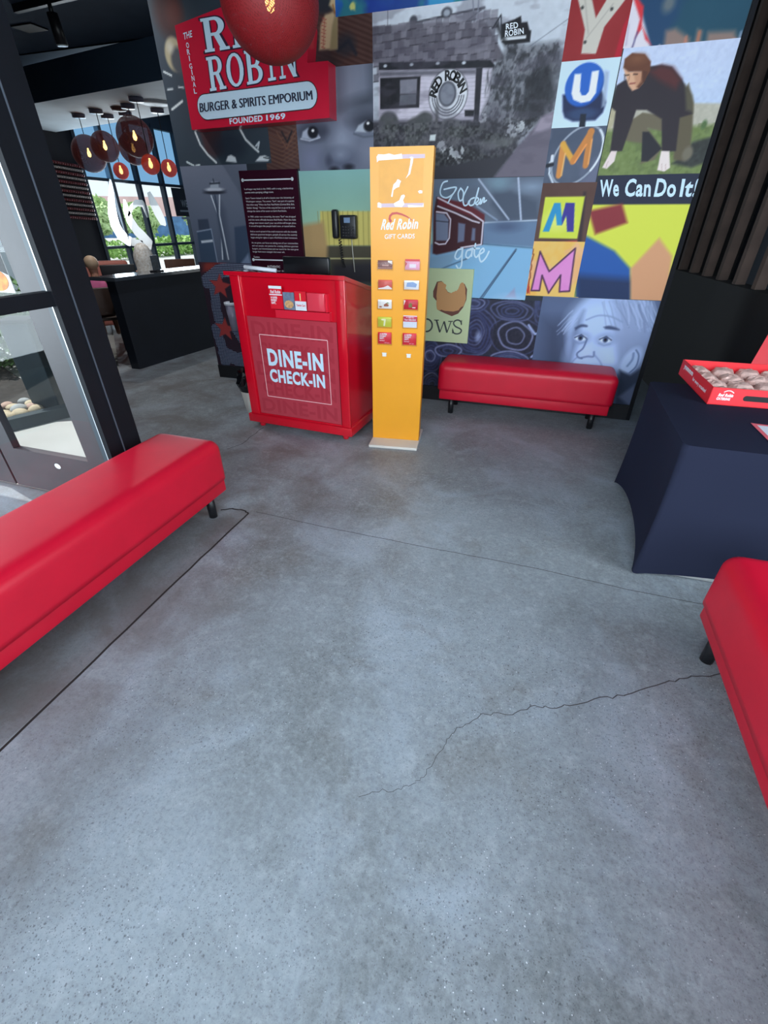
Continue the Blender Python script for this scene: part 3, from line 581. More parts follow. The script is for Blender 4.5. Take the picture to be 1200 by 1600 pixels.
p.poly([(0.573,2.118),(0.623,2.24),(0.684,2.144),(0.716,2.022),(0.747,1.881),(0.729,1.84),(0.656,1.849),(0.626,1.972)], (92, 84, 66), 2); p.ell((0.732,1.881), 8, 12, (110, 104, 90), 2.5); p.line([(0.61,2.072),(0.625,1.999)], 3, (190, 130, 80), 1.5)
p.poly([(0.193,2.253),(0.244,2.281),(0.296,2.259),(0.366,2.334),(0.439,2.338),(0.501,2.325),(0.58,2.26),(0.658,2.176),(0.695,2.087),(0.625,2.071),(0.657,1.897),(0.572,1.893),(0.519,2.069),(0.412,2.12),(0.349,2.123),(0.318,1.908),(0.241,1.903),(0.222,2.122),(0.189,2.144)], (44, 38, 46), 1.5)
p.poly([(0.365,2.31),(0.439,2.335),(0.511,2.319),(0.573,2.261),(0.558,2.213),(0.446,2.262)], (84, 40, 42), 5, .9); p.poly([(0.603,2.235),(0.666,2.176),(0.697,2.093),(0.651,2.108)], (92, 88, 68), 3, .8)
p.poly([(0.213,2.338),(0.257,2.317),(0.331,2.312),(0.354,2.256),(0.334,2.232),(0.298,2.221),(0.268,2.248),(0.235,2.3)], (206, 160, 130), 1.2); p.poly([(0.213,2.338),(0.21,2.38),(0.248,2.405),(0.325,2.396),(0.37,2.358),(0.379,2.315),(0.356,2.262),(0.327,2.312),(0.249,2.317)], (98, 58, 42), 1.2); p.ell((0.287,2.375), 12, 7, (128, 84, 60), 5, .7)
p.poly([(0.329,2.318),(0.365,2.31),(0.362,2.267),(0.334,2.232),(0.317,2.239),(0.335,2.269)], (84, 50, 38), 1); p.poly([(0.28,2.315),(0.331,2.312),(0.345,2.262),(0.318,2.233)], (176, 124, 96), 2, .7); p.line([(0.235,2.3),(0.257,2.301)], 1.8, (60, 40, 36), .7); p.line([(0.284,2.303),(0.307,2.301)], 1.8, (60, 40, 36), .7); p.line([(0.273,2.257),(0.304,2.259)], 2, (140, 70, 64), .7); p.line([(0.263,2.295),(0.261,2.273)], 1.2, (160, 110, 90), .6); p.line([(0.229,2.306),(0.236,2.281)], 1.4, (60, 40, 36), .7)
p.poly([(0.247,1.91),(0.285,1.909),(0.283,1.852),(0.243,1.81),(0.211,1.818)], (226, 208, 206), 1); p.poly([(0.566,1.9),(0.617,1.898),(0.649,1.807),(0.62,1.786),(0.573,1.795)], (230, 212, 208), 1)
for a in ([(0.241,1.853),(0.234,1.814)], [(0.591,1.83),(0.602,1.794)], [(0.615,1.829),(0.626,1.793)]): p.line(a, .9, (170, 140, 136), .6, .7)
p.build('mural_football_photo', YM - .001, WALL, 'tinted photograph of a crouching football player')

# lettered panel: navy band over yellow, with plain blocks of blue, tan and maroon below
PK = (0.00439, 0.00411); p = Print(.20, .842, .975, 1.772, (206, 212, 74), .005)
p.poly([(0.04,1.792),(1.243,1.765),(1.309,1.597),(0.082,1.599)], (30, 36, 58), 1)
p.poly([(0.117,1.436),(0.422,1.305),(0.566,1.188),(0.664,0.824),(0.255,0.802)], (34, 84, 158), 3); p.poly([(0.183,1.133),(0.607,1.118),(0.664,0.824),(0.255,0.802)], (30, 44, 78), 8, .9)
p.poly([(0.639,0.919),(0.566,1.188),(0.705,1.391),(0.825,1.278),(0.887,0.93)], (206, 150, 112), 3); p.poly([(0.181,1.559),(0.398,1.604),(0.464,1.486),(0.26,1.412)], (132, 44, 52), 3)
p.build('mural_lettered_panel', YM - .0014, WALL, 'yellow panel with colour blocks under a navy lettered band')
ltr('lettering', M_LETB, ('We', [(0.229,1.645),(0.365,1.647),(0.339,1.749),(0.216,1.747)]), ('Can', [(0.396,1.645),(0.573,1.643),(0.55,1.748),(0.393,1.751)]), ('Do', [(0.594,1.641),(0.733,1.639),(0.712,1.745),(0.587,1.748)]), ('It!', [(0.758,1.639),(0.858,1.638),(0.858,1.742),(0.744,1.744)]), bold=.028)

# blue street picture with a cable car
PK = (0.00524, 0.00451); p = Print(-1.12, -.18, .93, 1.775, (112, 146, 176), .0055)
p.vgrad((136, 182, 214), (92, 104, 122)); p.noise(4, 12, 3)
p.poly([(-1.112,1.818),(-1.069,1.793),(-0.99,1.339),(-1.044,1.32),(-1.089,1.32)], (150, 184, 176), 1.5); p.poly([(-0.897,1.691),(-0.14,1.804),(-0.082,1.498),(-0.59,1.49)], (92, 102, 120), 3, .9)
p.poly([(-0.547,1.702),(-0.4,1.692),(-0.2,1.625),(-0.163,1.502),(-0.44,1.494),(-0.544,1.604)], (66, 76, 94), 5, .8); p.ell((-0.503,1.741), 16, 10, (120, 150, 166), 6, .7); p.ell((-0.252,1.714), 18, 7, (140, 160, 184), 6, .7)
p.line([(-0.662,1.768),(-0.397,1.507)], 2.4, (170, 182, 204), .8); p.line([(-0.365,1.77),(-0.304,1.507)], 3, (170, 182, 204), .8); p.line([(-0.658,1.596),(-0.486,1.502)], 2.2, (136, 152, 176), .8); p.line([(-0.585,1.485),(-0.178,1.502)], 2, (180, 196, 214), .7)
p.poly([(-0.584,1.481),(-0.167,1.494),(-0.165,1.322),(-0.593,1.339)], (98, 122, 152), 2); p.ell((-0.415,1.46), 20, 8, (66, 78, 108), 5, .7); p.line([(-0.593,1.339),(-0.164,1.314)], 1.6, (40, 58, 80), .7)
p.poly([(-0.593,1.335),(-0.164,1.314),(-0.156,0.911),(-1.068,0.871),(-1.085,1.244)], (126, 174, 210), 3); p.poly([(-1.085,1.234),(-0.757,1.287),(-0.855,1.152),(-1.073,0.996)], (120, 150, 176), 4, .8); p.line([(-0.311,1.303),(-0.566,0.914)], 3, (72, 98, 128), .8); p.line([(-0.31,1.294),(-0.549,0.914)], .9, (30, 46, 66), .5); p.line([(-0.698,1.232),(-0.911,1.151)], 2, (80, 106, 134), .8)
p.poly([(-0.343,0.953),(-0.279,1.024),(-0.257,0.947)], (150, 140, 176), 2, .7); p.ell((-0.288,0.945), 20, 6, (170, 196, 224), 5, .6)
p.poly([(-0.988,1.658),(-0.893,1.636),(-0.595,1.528),(-0.582,1.335),(-0.962,1.255),(-0.996,1.264),(-1.004,1.564)], (62, 30, 38), 1.5); p.poly([(-0.978,1.658),(-0.736,1.614),(-0.591,1.541),(-0.586,1.494),(-0.782,1.554),(-0.974,1.607)], (96, 34, 44), 1.5)
p.poly([(-0.987,1.551),(-0.917,1.546),(-0.877,1.507),(-0.871,1.359),(-0.974,1.358)], (112, 122, 146), 1.2); p.line([(-0.983,1.498),(-0.876,1.489)], 1.2, (40, 40, 52), .6); p.poly([(-0.796,1.485),(-0.738,1.476),(-0.737,1.356),(-0.789,1.346)], (104, 112, 138), 1.2); p.poly([(-0.678,1.45),(-0.652,1.446),(-0.648,1.361),(-0.679,1.361)], (104, 112, 138), 1.2)
for a in ([(-0.977,1.654),(-0.859,1.606),(-0.699,1.55),(-0.596,1.494),(-0.593,1.335),(-0.759,1.31)], [(-0.974,1.598),(-0.823,1.55),(-0.683,1.498),(-0.625,1.485)], [(-0.982,1.56),(-0.897,1.551),(-0.861,1.507),(-0.862,1.377),(-0.891,1.336),(-0.945,1.331),(-0.979,1.344)]): p.line(a, 2, (220, 214, 228), .6)
p.build('mural_cable_car_picture', YM - .0006, WALL, 'blue street picture with a dark red cable car')
sm = MB()
def script(pts, w=.011): stroke(sm, pts, w, T1)
def smooth(pts, k=5):
    P = [Vector((*q, 0)) for q in pts]; out = []
    for i in range(len(P) - 1):
        a = P[max(i - 1, 0)]; b = P[i]; c = P[i + 1]; d = P[min(i + 2, len(P) - 1)]
        for j in range(k):
            t = j / k; q = .5 * ((2 * b) + (c - a) * t + (2 * a - 5 * b + 4 * c - d) * t * t + (3 * b - 3 * c + d - a) * t ** 3); out.append((q.x, q.y))
    return out + [tuple(pts[-1])]
for a in ([(-0.907,1.761),(-0.942,1.749),(-0.96,1.7),(-0.947,1.666),(-0.904,1.653),(-0.855,1.678),(-0.832,1.715)], [(-0.929,1.708),(-0.833,1.719),(-0.864,1.665),(-0.891,1.619)], [(-0.797,1.714),(-0.814,1.681),(-0.8,1.635),(-0.775,1.643),(-0.774,1.689),(-0.797,1.714)], [(-0.742,1.721),(-0.771,1.656),(-0.761,1.605),(-0.735,1.605),(-0.723,1.63)], [(-0.684,1.651),(-0.713,1.639),(-0.72,1.609),(-0.699,1.601),(-0.676,1.622),(-0.656,1.712),(-0.68,1.613)], [(-0.67,1.613),(-0.648,1.638),(-0.664,1.651),(-0.676,1.622),(-0.654,1.605),(-0.641,1.621)], [(-0.634,1.609),(-0.633,1.642),(-0.625,1.613),(-0.614,1.646),(-0.604,1.646),(-0.606,1.621),(-0.587,1.633)]): script(smooth(a))
for a in ([(-0.748,1.301),(-0.784,1.291),(-0.802,1.244),(-0.779,1.226),(-0.749,1.254),(-0.743,1.306),(-0.742,1.24),(-0.742,1.179),(-0.761,1.154),(-0.785,1.178)], [(-0.673,1.297),(-0.704,1.288),(-0.711,1.25),(-0.688,1.237),(-0.664,1.27),(-0.663,1.307),(-0.663,1.251)], [(-0.64,1.339),(-0.643,1.27),(-0.624,1.243),(-0.605,1.262)], [(-0.678,1.302),(-0.605,1.307)], [(-0.605,1.262),(-0.566,1.285),(-0.574,1.308),(-0.597,1.285),(-0.598,1.243),(-0.578,1.211),(-0.545,1.24),(-0.524,1.286)]): script(smooth(a), .013)
obj('script_lettering', sm, M_LETB, WALL)

# rolled denim
PK = (0.00585, 0.00563); p = Print(-1.12, -.04, .135, .935, (36, 38, 54), .006).noise(6, 9, 4)
def roll(c, rx, rz, n, base, seed):
    rr = random.Random(seed); p.ell(c, rx, rz, base, 3)
    for k in range(n):
        s_ = 1 - k / n * .92; L = []
        for i in range(37):
            a = 2 * PI * i / 36; w_ = 1 + .07 * math.sin(2 * a + k * 1.3 + seed) + .03 * math.sin(5 * a + k * .7); L.append((c[0] + rx * s_ * w_ * PK[0] * math.cos(a + k * .1), c[1] + rz * s_ * w_ * PK[1] * math.sin(a + k * .1)))
        g_ = rr.choice((70, 96, 140, 60)); p.line(L, 1.3 + rr.random() * 1.2, (g_, g_ + 8, g_ + 52), 1.1, .8)
roll((-0.571,0.65), 30, 38, 7, (40, 42, 68), 1); roll((-0.216,0.645), 36, 30, 3, (34, 35, 52), 2); roll((-0.273,0.846), 30, 14, 4, (38, 40, 60), 3); roll((-0.971,0.417), 20, 24, 6, (46, 50, 76), 4); roll((-0.241,0.439), 30, 12, 4, (44, 48, 74), 5); roll((-0.608,0.891), 22, 12, 3, (48, 52, 80), 6); roll((-0.802,0.477), 20, 10, 3, (40, 42, 62), 7); roll((-0.936,0.151), 20, 22, 5, (40, 42, 52), 9); roll((-0.046,0.936), 8, 30, 3, (44, 48, 72), 10)
p.line([(-0.117,0.741),(-0.052,0.671),(-0.022,0.684)], 3, (150, 164, 206), .8); p.line([(-0.051,0.477),(0.004,0.536)], 3, (140, 150, 196), .8); p.ell((-0.538,0.619), 4, 7, (160, 176, 216), 3, .7); p.noise(60, 8, 7, 2)
p.build('mural_denim_rolls', YM - .0006, WALL, 'picture of dark blue rolled denim')

# monochrome portrait of an elderly man (plain generic)
PK = (0.00512, 0.00530); p = Print(-.04, .842, .135, .972, (78, 92, 124), .005)
p.poly([(-0.06,0.984),(0.215,0.985),(0.196,0.593),(0.116,0.01),(0.03,0)], (84, 98, 132), 14, .8); p.poly([(0.001,0.789),(0.155,0.797),(0.289,0.268),(0.116,0.01)], (56, 66, 92), 14, .8)
p.ell((0.523,0.718), 62, 66, (150, 170, 212), 6); p.ell((0.427,0.812), 40, 30, (176, 198, 238), 14, .9); p.ell((0.444,0.504), 40, 40, (170, 194, 238), 12, .9); p.ell((0.612,0.56), 18, 22, (178, 202, 244), 10, .8); p.poly([(0.581,0.721),(0.672,0.707),(0.752,0.368),(0.679,0.416)], (116, 134, 178), 6, .6)
p.poly([(0.51,0.96),(0.737,0.979),(0.843,0.834),(0.873,0.538),(0.828,0.402),(0.738,0.366),(0.61,0.723)], (126, 142, 180), 8, .9); p.ell((0.664,0.824), 26, 40, (150, 166, 204), 14, .6)
rr = random.Random(3)
for k in range(46):
    a = rr.uniform(-.2, 1.0); x0_, z0_ = (0.636,0.928); L = [(x0_ + rr.uniform(-.22, .16), z0_ + rr.uniform(-.02, .07))]
    for j in range(4): L.append((L[-1][0] + .03 * math.cos(a) + rr.uniform(-.01, .01), L[-1][1] - .035 - rr.uniform(0, .02)))
    p.line(L, 1.2, rr.choice(((188, 204, 236), (104, 120, 158), (170, 188, 226))), 1, .45)
p.poly([(0.246,0.7),(0.265,0.803),(0.299,0.874),(0.299,0.6),(0.272,0.38)], (70, 84, 118), 6, .6)
for k in range(10):
    a = (0.269,0.853); L = [(a[0] + rr.uniform(-.06, .0), a[1] + rr.uniform(-.06, .03))]
    for j in range(4): L.append((L[-1][0] - .02 + rr.uniform(-.008, .008), L[-1][1] - .03))
    p.line(L, 1.2, (168, 186, 224), .9, .55)
for dz in (0, 5): p.line(smooth([(0.334,0.807),(0.418,0.845),(0.517,0.841),(0.607,0.807)]), 1.8, (130, 148, 188), 1.4, .7)
p.poly(smooth([(0.258,0.742),(0.302,0.77),(0.348,0.767),(0.351,0.753),(0.307,0.75),(0.267,0.722)]), (62, 74, 106), 1.5); p.poly(smooth([(0.478,0.76),(0.519,0.772),(0.576,0.761),(0.604,0.743),(0.541,0.744),(0.496,0.746)]), (66, 78, 112), 1.5)
for q, w_ in (((0.321,0.664), 9), ((0.517,0.662), 9)):
    p.ell(q, w_ + 4, 8, (122, 140, 182), 5, .8); p.ell(q, w_, 4.6, (206, 220, 246), 1.4); p.ell(q, 4, 4.2, (66, 82, 120), 1); p.ell(q, 2, 2.2, (18, 22, 36), .8); p.line([(q[0] - w_ * PK[0], q[1]), (q[0], q[1] + 5 * PK[1]), (q[0] + w_ * PK[0], q[1])], 1.8, (56, 68, 100), .8)
    p.line([(q[0] - w_ * PK[0], q[1] - 6 * PK[1]), (q[0], q[1] - 9 * PK[1]), (q[0] + w_ * PK[0], q[1] - 6 * PK[1])], 1.6, (118, 136, 178), 1.2, .7)
p.ell((0.391,0.554), 10, 10, (176, 196, 238), 5, .9); p.line(smooth([(0.373,0.657),(0.359,0.583),(0.322,0.538),(0.335,0.507),(0.368,0.498)]), 2.2, (72, 88, 128), 1.2, .9); p.line(smooth([(0.366,0.504),(0.41,0.518),(0.455,0.521),(0.452,0.558)]), 2.6, (84, 100, 140), 1.4, .8)
p.line(smooth([(0.329,0.506),(0.297,0.46),(0.272,0.38)]), 2, (112, 130, 172), 1.4, .7); p.line(smooth([(0.469,0.528),(0.522,0.478),(0.557,0.416)]), 2, (112, 130, 172), 1.4, .7)
p.poly([(0.273,0.425),(0.639,0.456),(0.714,0.078),(0.31,0.032)], (118, 134, 172), 6, .5)
p.ell((0.751,0.502), 13, 22, (170, 190, 230), 3, 1, -.3); p.line(smooth([(0.769,0.597),(0.801,0.553),(0.804,0.469),(0.77,0.413)]), 2, (86, 104, 146), 1); p.line(smooth([(0.757,0.57),(0.761,0.519),(0.737,0.464)]), 3, (112, 132, 176), 1.4)
p.poly([(0.686,0.427),(0.781,0.392),(0.846,0.462),(0.884,0.465),(0.936,0.104),(0.734,0.081)], (44, 54, 76), 3); p.poly([(0.81,0.285),(0.835,0.321),(0.886,0.098),(0.736,0.198)], (96, 106, 136), 3, .8)
p.build('mural_old_man_portrait', YM - .0006, WALL, "blue-grey close-up of an elderly man's face")

# grey tower photograph
PK = (0.00704, 0.00504); p = Print(-3.40, -2.70, 1.12, 1.925, (96, 104, 122), .005)
p.vgrad((78, 88, 108), (104, 110, 126)); p.poly([(-3.076,1.623),(-3.016,1.642),(-2.99,1.573),(-3.009,1.154),(-3.098,1.152)], (72, 80, 98), 5, .8)
p.poly([(-3.312,1.508),(-3.195,1.513),(-3.194,1.431),(-3.321,1.42)], (56, 66, 84), 1); p.poly([(-3.346,1.409),(-3.179,1.431),(-3.186,1.094),(-3.377,1.061)], (60, 76, 98), 1); p.line([(-3.346,1.409),(-3.179,1.431),(-3.172,1.123)], 1.5, (140, 154, 176), .7); p.poly([(-3.321,1.334),(-3.185,1.346),(-3.183,1.325),(-3.319,1.313)], (190, 200, 212), .8); p.poly([(-2.919,1.447),(-2.778,1.463),(-2.802,1.104),(-2.968,1.072)], (56, 70, 92), 1.5); p.poly([(-2.962,1.1),(-2.807,1.234),(-2.786,1.076)], (150, 166, 196), 2, .6)
p.line([(-3.115,1.692),(-3.074,1.543),(-3.078,1.369),(-3.107,1.18)], 2.2, (196, 204, 214), .7); p.line([(-3.024,1.696),(-3.06,1.543),(-3.049,1.369),(-3.04,1.181)], 2.2, (196, 204, 214), .7); p.line([(-3.074,1.691),(-3.077,1.498),(-3.077,1.18)], 3, (60, 70, 88), 1); p.line([(-3.097,1.682),(-3.074,1.543)], 1.2, (60, 70, 88), .6)
p.ell((-3.071,1.73), 16.5, 4.6, (60, 66, 80), .9); p.ell((-3.069,1.739), 14, 3.2, (176, 182, 194), .8); p.ell((-3.075,1.715), 15, 2.4, (40, 44, 56), .8); p.poly([(-3.115,1.75),(-3.09,1.797),(-3.015,1.795),(-3.019,1.748)], (150, 158, 172), .9); p.line([(-3.107,1.783),(-3.004,1.786)], 2.2, (44, 50, 62), .7); p.line([(-3.062,1.796),(-3.065,1.815)], 1.8, (50, 56, 68), .7)
p.build('mural_tower_photo', YM - .0002, WALL, 'grey photograph of a tall saucer-topped tower')

# red star mesh picture
PK = (0.00773, 0.00623); p = Print(-3.40, -2.66, .135, 1.15, (50, 38, 50), .0035)
p.poly([(-3.384,1.061),(-3.311,1.136),(-3.129,1.179),(-2.73,1.187),(-2.75,1.077)], (112, 44, 46), 2, .9); p.ell((-3.287,1.114), 10, 6, (150, 60, 50), 3, .7)
gx = np.abs(np.sin(p.X * 200)) * np.abs(np.sin(p.Z * 200)); band = np.zeros(p.X.shape, bool)
for L, w_ in (([(-3.352,0.974),(-3.176,1.072),(-2.948,1.1),(-2.747,1.094)], 10), ([(-3.273,0.918),(-3.285,0.736),(-3.283,0.611)], 9), ([(-3.338,0.511),(-3.302,0.313),(-3.3,0.176)], 10), ([(-3.297,0.266),(-3.128,0.21),(-2.896,0.242)], 12), ([(-3.107,0.544),(-3.035,0.432)], 8)):
    for (ax, az), (bx, bz) in zip(L[:-1], L[1:]):
        ex, ez = bx - ax, bz - az; t = np.clip(((p.X - ax) * ex + (p.Z - az) * ez) / (ex * ex + ez * ez), 0, 1); band |= np.hypot(p.X - ax - t * ex, p.Z - az - t * ez) < w_ * PK[1]
p.blend(np.where(band, .9, 0), (30, 36, 58)); p.blend(np.where(band, np.clip((gx - .55) * 4, 0, 1), 0), (176, 190, 220)); p.blend(np.where(~band, np.clip((gx - .5) * 2, 0, 1) * .35, 0), (84, 56, 66))
for c in [(-3.192,0.938),(-3.223,0.524)]:
    p.poly([(c[0] + (17 if i % 2 == 0 else 7.5) * PK[0] * math.sin(i * PI / 5 + .15), c[1] + (19 if i % 2 == 0 else 8.5) * PK[1] * math.cos(i * PI / 5 + .15)) for i in range(10)], (164, 62, 62), 1)
p.build('mural_star_mesh', YM - .0006, WALL, 'dark mesh picture with red stars')

# stand-in for the painting behind the host stand: plain pale green sky, yellow planks and a tan patch
PK = (0.00600, 0.00479); p = Print(-2.20, -1.12, .90, 1.855, (150, 186, 160), .006)
p.vgrad((176, 198, 140), (130, 176, 172)); p.noise(3, 6, 2)
p.poly([(-2.023,1.569),(-1.433,1.566),(-1.433,1.315),(-2.045,1.307)], (200, 188, 106), 1.5)
a, b = [(-2.045,1.307),(-1.433,1.566)]
for k in range(14): x = a[0] + (b[0] - a[0]) * k / 13; p.line([(x, a[1]), (x, b[1])], 1.2, (140, 128, 70), .7, .8)
p.poly([(-2.239,1.305),(-1.433,1.315),(-1.433,1.035),(-2.272,1.009)], (72, 68, 56), 1.5); p.line([(-1.957,1.208),(-1.433,1.218)], 2, (190, 184, 130), .7)
p.poly([(-2.221,1.464),(-1.998,1.493),(-1.969,1.308),(-2.003,1.017),(-2.272,1.009)], (170, 140, 96), 4); p.poly([(-1.928,1.167),(-1.433,1.198),(-1.433,0.983),(-1.941,0.965)], (40, 40, 50), 6, .8)
p.build('mural_plank_picture', YM - .0003, WALL, 'pale green picture with yellow planks')


# ---- lobby shell behind and beside the camera
M_DARKW = mat('charcoal_wall_paint', (48, 54, 64), .8, noise=.08, scale=3)
struct('ceiling', MB().prism([(-4.7, -1.7), (3.0, -1.7), (3.0, 6.6), (-7.62, 6.6), (-2.3, 1.84), (-4.7, 1.82)], lambda x, y: (x, y, 3.4), lambda x, y: (x, y, 3.5)), M_CEIL)
struct('wall_right', MB().box(2.6, 2.7, -1.6, -.9, 0, 3.4).box(2.6, 2.7, 1.9, 10.5, 0, 3.9).box(2.6, 2.7, -.9, 1.9, 0, .5).box(2.6, 2.7, -.9, 1.9, 2.6, 3.4), M_DARKW)
w4 = struct('window_4', MB().box(2.6, 2.68, -.9, -.83, .5, 2.6).box(2.6, 2.68, 1.83, 1.9, .5, 2.6).box(2.6, 2.68, .46, .54, .5, 2.6).box(2.6, 2.68, -.9, 1.9, .5, .56).box(2.6, 2.68, -.9, 1.9, 2.54, 2.6), M_NAVY)
obj('pane', MB().face([(2.64, -.9, .5), (2.64, 1.9, .5), (2.64, 1.9, 2.6), (2.64, -.9, 2.6)]), glass('right_window_glass', (.93, .96, .97), .05), w4)
# partition seen past the right end of the mural: half wall with slats up to the ceiling
M_SLAT = mat('dark_brown_slat', (72, 58, 52), .85, noise=.25, scale=6)
PB = thing('slat_partition', 'black half wall topped with dark brown upright slats, right of the mural', 'partition')
px0, py0, px1, py1 = 1.42, 3.5, 1.10, 6.3
def pp(t, d=0.0): return (px0 + (px1 - px0) * t + .99 * d, py0 + (py1 - py0) * t + .11 * d)
a, b = pp(0), pp(1); a2, b2 = pp(0, .14), pp(1, .14)
obj('half_wall', MB().add([(*a, 0), (*b, 0), (*b2, 0), (*a2, 0), (*a, 1.09), (*b, 1.09), (*b2, 1.09), (*a2, 1.09)], [(0, 1, 2, 3), (4, 5, 6, 7), (0, 1, 5, 4), (1, 2, 6, 5), (2, 3, 7, 6), (3, 0, 4, 7)]), M_BLACK, PB)
for i in range(9):
    t = .015 + i * .112; p = [pp(t, .03), pp(t + .019, .03), pp(t + .019, .10), pp(t, .10)]
    obj('slat', MB().add([(*q, 1.09) for q in p] + [(*q, 3.395) for q in p], [(0, 1, 2, 3), (4, 5, 6, 7), (0, 1, 5, 4), (1, 2, 6, 5), (2, 3, 7, 6), (3, 0, 4, 7)]), M_SLAT, PB)
struct('wall_back_right', MB().box(.9, 2.6, 9.0, 9.1, 0, 3.9), M_BLACK)

# entrance glazing behind the camera
G_CLEAR = glass('clear_glass', (.93, .96, .97), .05)
G_TINT = glass('tinted_upper_glass', (.20, .38, .56), .05)
fr = MB()
for x in (-2.15, -.9, .35, 1.6, 2.5): fr.box(x, x + .1, -1.66, -1.56, 0, 3.4)
fr.box(-2.15, 2.6, -1.66, -1.56, 0, 1.12).box(-2.15, 2.6, -1.66, -1.56, 2.9, 3.4)  # solid sill out of view, heightened to shade the near floor
w1 = struct('window_1', fr, M_NAVY)
obj('pane', MB().face([(-2.1, -1.61, .1), (2.55, -1.61, .1), (2.55, -1.61, 2.95), (-2.1, -1.61, 2.95)]), G_CLEAR, w1)

# left side glazing towards the vestibule
XS = -2.15
fr = MB()
fr.box(XS - .07, XS, 1.785, 1.905, 0, 3.4)
fr.box(XS - .035, XS - .004, 1.69, 1.78, 0, 3.4)
fr.box(XS - .07, XS - .012, -1.6, 1.70, 1.165, 1.228)
fr.box(XS - .07, XS - .012, -1.6, 1.70, 0, .29)  # rail hidden by the bench, deepened to keep light from under it
fr.box(XS - .07, XS - .012, -1.6, 1.70, 2.45, 3.4)
fr.box(XS - .07, XS - .012, .30, .38, 0, 2.5)
w2 = struct('window_2', fr, M_NAVY)
obj('pane', MB().face([(XS - .04, -1.6, .28), (XS - .04, 1.70, .28), (XS - .04, 1.70, 2.48), (XS - .04, -1.6, 2.48)]), G_CLEAR, w2)
obj('bead', MB().box(XS - .010, XS + .003, 1.781, 1.7845, 0, 3.39), mat('light_sealant_bead', (74, 82, 94), .6), w2)
# vestibule door in line with the post
YD = 1.76
dr = MB(); dr.box(-2.42, -2.262, YD - .022, YD + .022, .02, 2.25).box(-3.145, -3.02, YD - .022, YD + .022, .02, 2.25)
dr.box(-3.02, -2.42, YD - .022, YD + .022, .02, .30).box(-3.02, -2.42, YD - .022, YD + .022, 2.12, 2.25)
d1 = struct('door_1', dr, M_ALU)
obj('pane', MB().face([(-3.03, YD, .29), (-2.41, YD, .29), (-2.41, YD, 2.13), (-3.03, YD, 2.13)]), G_CLEAR, d1)
obj('door_edge_strip', MB().box(-2.219, -2.209, 1.712, 1.722, .02, 2.45), M_SILVER, w2)
obj('slate_jamb', MB().box(-2.262, -2.186, 1.723, 1.785, .0, 2.45), mat('slate_jamb_paint', (58, 70, 80), .5), w2)
st = MB()
for (x, z, r) in ((-2.78, .985, .019), (-2.69, .228, .024)):
    st.add([(x + r * math.cos(k * PI / 10), YD - .024, z + r * .75 * math.sin(k * PI / 10)) for k in range(20)], [tuple(range(20))])
obj('sticker', st, M_WHITE, d1)
dr = MB(); dr.box(-3.29, -3.165, YD - .022, YD + .022, .02, 2.25).box(-4.05, -3.92, YD - .022, YD + .022, .02, 2.25)
dr.box(-3.92, -3.29, YD - .022, YD + .022, .02, .30).box(-3.92, -3.29, YD - .022, YD + .022, 2.12, 2.25)
d2 = struct('door_2', dr, M_ALU)
obj('pane', MB().face([(-3.93, YD, .29), (-3.28, YD, .29), (-3.28, YD, 2.13), (-3.93, YD, 2.13)]), G_CLEAR, d2)
struct('trim_2', MB().box(-4.6, -2.22, YD - .05, YD + .05, 2.25, 3.4).box(-4.6, -4.05, YD - .04, YD + .04, 0, 2.25), M_NAVY)
struct('ceiling_vestibule', MB().box(-4.6, -2.22, -1.6, 1.72, 2.5, 2.6), M_CEIL)
# outside wall of the dining room, running back from the post
def seg_wall(name, p, q, z0, z1, th, m):
    d = Vector((q[0] - p[0], q[1] - p[1])).normalized(); n = Vector((-d.y, d.x)) * th
    P = [(p[0], p[1]), (q[0], q[1]), (q[0] + n.x, q[1] + n.y), (p[0] + n.x, p[1] + n.y)]
    return struct(name, MB().add([(*a, z0) for a in P] + [(*a, z1) for a in P], [(0, 1, 2, 3), (4, 5, 6, 7), (0, 1, 5, 4), (1, 2, 6, 5), (2, 3, 7, 6), (3, 0, 4, 7)]), m)
M_DARKR = mat('dark_brown_wall_paint', (30, 28, 36), .7, noise=.1, scale=2)
seg_wall('wall_left', (-2.22, 1.905), (-10.05, 8.86), 0, 3.8, .10, M_NAVY)
# the tall dark pier just behind the post
# ================================================================ DINING ROOM (far left)
struct('floor_slab_outside', MB().box(-140, 60, -60, 140, -.35, -.03), mat('sunlit_concrete_paving', (176, 178, 176), .8, noise=.12, scale=1.2))
struct('ceiling_dining', MB().box(-10, 2.7, 6.6, 14, 3.8, 3.9).box(-7.62, 2.7, 6.55, 6.6, 3.4, 3.9), M_CEIL)
cl = MB(); cpoly = [(-10, 7.40), (-5.0, 6.50), (-3.3, 6.2), (-3.3, 7.75), (-5.5, 8.15), (-8.14, 8.716), (-10, 9.15)]
cl.face([(x, y, 3.0) for x, y in cpoly])
struct('ceiling_cloud', cl, M_CLOUD)
fa = MB()
for (a, b) in zip(cpoly, cpoly[1:] + cpoly[:1]): fa.face([(*a, 3.0), (*b, 3.0), (*b, 3.41), (*a, 3.41)])
fa.face([(x, y, 3.41) for x, y in cpoly])
struct('trim_3', fa, mat('slate_fascia_paint', (64, 86, 110), .8))  # fascia blue raised too, flare haze put into its colour
